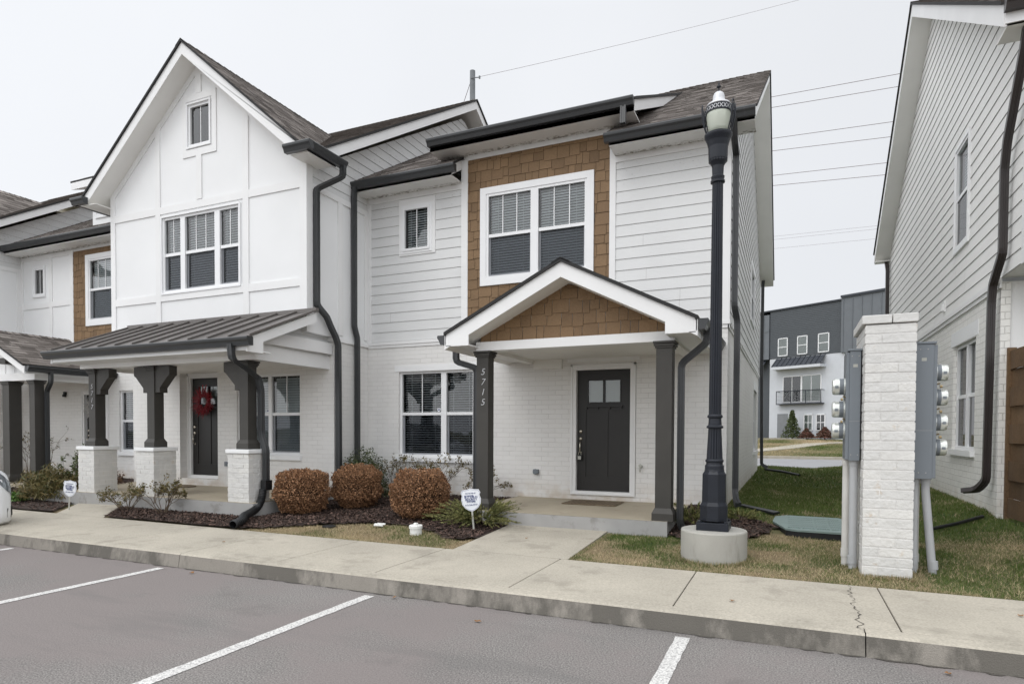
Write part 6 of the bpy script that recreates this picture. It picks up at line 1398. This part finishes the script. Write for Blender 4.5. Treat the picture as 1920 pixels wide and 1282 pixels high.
# ================================================================== car (nose over the kerb at the left)
CX_, NY = -11.22, -4.50
T = thing("parked_car", (CX_, NY - 2.2, 0), "white car parked nose-in, only its front corner in view", "car")
st = [(0, .58, .24, .60, .30), (.05, .70, .20, .66, .38), (.14, .80, .18, .74, .5), (.35, .87, .17, .84, .6), (.8, .90, .17, .93, .62), (1.25, .905, .17, .99, .62), (2.4, .91, .18, 1.0, .62), (3.7, .91, .18, 1.02, .62), (4.35, .88, .2, 1.0, .6), (4.55, .75, .3, .9, .5)]
SD = np.array([q[:4] for q in st]); dd_s = np.concatenate([np.linspace(0, .5, 14), np.linspace(.6, 4.55, 22)])
PR = [(-.90, 0), (-.985, .06), (-1, .2), (-1, .45), (-.992, .60), (-.965, .74), (-.90, .86), (-.80, .94), (-.62, .985), (-.35, 1.005), (0, 1.015)]; PR = PR + [(-a, b) for a, b in PR[-2::-1]]
def carpt(d, a, b, out=0.0):
    w, zb, zt_ = (np.interp(d, SD[:, 0], SD[:, i]) for i in (1, 2, 3)); w = w * (1 - .0 * d) + .06 * min(1, math.sqrt(max(d, 0) / .3)) - .06
    return Vector((CX_ + a * (w + out), NY - d - .10 * abs(a) ** 2.5 * max(0, 1 - d / .5) + out * max(0, 1 - d / .4), zb + (zt_ * 1.27 - zb) * b + (out * .5 if b > .8 else 0)))
mb = MB(); rings = [[carpt(d, a, b) for a, b in PR] for d in dd_s]
for r0, r1 in zip(rings, rings[1:]):
    for j in range(len(r0)): mb.poly([r0[j], r0[(j + 1) % len(r0)], r1[(j + 1) % len(r0)], r1[j]])
mb.poly(rings[0]); mb.poly(rings[-1][::-1]); body = mb.build("body", m_car, T, smooth=True)
mb = MB(); cab = [(1.15, .72, .97), (2.0, .60, 1.42), (3.2, .58, 1.44), (4.1, .66, 1.0)]
rr = []
for d, w, z in cab: z = z * 1.24; rr.append([(CX_ - w, NY - d, z), (CX_ + w, NY - d, z)])
for (a, b), (c_, d_) in zip(rr, rr[1:]): mb.poly([a, b, d_, c_], 0)
for s in (0, 1): mb.poly([rr[0][s], rr[1][s], rr[2][s], rr[3][s], (rr[3][s][0] + (.15 if s else -.15), rr[3][s][1], 1.2), (rr[0][s][0] + (.15 if s else -.15), rr[0][s][1], 1.17)])
mb.build("cabin_glass", m_cglass, T); mb = MB(); mb.box(CX_ - .6, CX_ + .6, NY - 3.2, NY - 2.0, 1.77, 1.80); mb.build("roof", m_car, T, bevel=.02)
for s in (-1, 1):
    mb = MB(); hs = [(.015, .60, .70), (.06, .58, .76), (.14, .57, .80), (.24, .60, .84), (.36, .66, .86), (.50, .76, .86)]; cl_ = lambda b: float(np.interp(b, [.45, .60, .74, .86, .94], [1, .992, .965, .90, .80]))
    for (d0, a0, a1), (d1, b0, b1) in zip(hs, hs[1:]):
        for k in range(4):
            q0, q1, w0, w1 = a0 + (a1 - a0) * k / 4, a0 + (a1 - a0) * (k + 1) / 4, b0 + (b1 - b0) * k / 4, b0 + (b1 - b0) * (k + 1) / 4
            mb.poly([carpt(d0, s * cl_(q0), q0, .006), carpt(d0, s * cl_(q1), q1, .006), carpt(d1, s * cl_(w1), w1, .006), carpt(d1, s * cl_(w0), w0, .006)])
    mb.build("headlight", m_lens, T, smooth=True)
    mb = MB()
    for (d0, a0, a1), (d1, b0, b1) in zip([(.01, .12, .30), (.10, .10, .34)], [(.10, .10, .34), (.22, .12, .28)]):
        mb.poly([carpt(d0, s * .985, a0, .006), carpt(d0, s * 1.0, a1, .006), carpt(d1, s * 1.0, b1, .006), carpt(d1, s * .985, b0, .006)])
    mb.build("air_intake", m_black, T)
    for yy in (NY - .92, NY - 3.62):
        mb = MB(); mb.lathe([(.19, -.01), (.31, -.01), (.325, .02), (.325, .18), (.31, .21), (.0001, .2)], (CX_ + s * .915 - (.0 if s < 0 else .2), yy, .325), 28, axis='x'); wh = mb.build("wheel", m_tyre, T)
        mb = MB(); mb.lathe([(.19, 0), (.06, s * .012), (.0001, s * .02)], (CX_ + s * .92, yy, .325), 20, axis='x'); mb.build("rim", m_steel, wh)
mb = MB(); mb.box(CX_ - .42, CX_ + .42, NY - .03, NY + .006, .25, .40); mb.build("grille", m_black, T, bevel=.01)

# ================================================================== pole and wires
T = thing("utility_pole", (-12.585, 14, 0), "slim grey utility pole rising behind the middle roof", "utility pole")
mb = MB(); mb.tube([(-12.585, 14, 0), (-12.585, 14, 16.9)], [.16, .115], 14); mb.build("pole", m_pole, T); mb = MB(); mb.tube([(-12.6, 13.88, 16.55), (-12.2, 13.9, 16.5)], .02, 6); mb.lathe([(.04, 0), (.04, .1), (.0001, .11)], (-12.2, 13.9, 16.45), 8); mb.build("bracket", m_pole, T)
def wire(a, b, r, sag, label, group="overhead cables in the gap between the houses"):
    a, b = Vector(a), Vector(b); mb = MB(); mb.tube([a.lerp(b, t) - Z3 * sag * 4 * t * (1 - t) for t in np.linspace(0, 1, 21)], r, 5); return tag(mb.build("power_cable", m_wire), label, "cable", group)
wire((-12.2, 13.9, 16.52), (10.9, 46, 36.7), .007, .3, "single thin cable running up to the right from the slim pole", None)
mb = MB(); mb.tube([(-12.62, 14, 16.6), (-16.2, 14, 8)], .012, 5); tag(mb.build("guy_wire", m_wire), "thin guy wire dropping left from the slim pole", "cable")
names = ["topmost", "second", "third", "fourth", "fifth", "sixth", "seventh, very faint", "eighth, very faint", "ninth, very faint"]
zz = [(26.03, 25.92), (25.26, 25.08), (23.02, 22.77), (22.12, 21.77), (20.34, 20.04), (19.60, 19.23), (15.9, 15.83), (15.67, 15.61), (15.01, 14.95)]
for i, (nm, (za, zb)) in enumerate(zip(names, zz)):
    k = (zb - za) / 7.5; r = .018 if i < 6 else .007
    wire((-27.5, 40, za - 26 * k), (52.5, 40, za + 54 * k), r, .0, nm + " cable counted from the top in the gap between the houses")
for x, lb in ((-27.5, "wooden power pole hidden behind the left houses"), (52.5, "wooden power pole far beyond the right house")):
    T = thing("power_pole", (x, 40, 0), lb, "power pole"); mb = MB(); mb.tube([(x, 40, 0), (x, 40, 28)], [.2, .14], 10); mb.build("pole", m_pole, T)
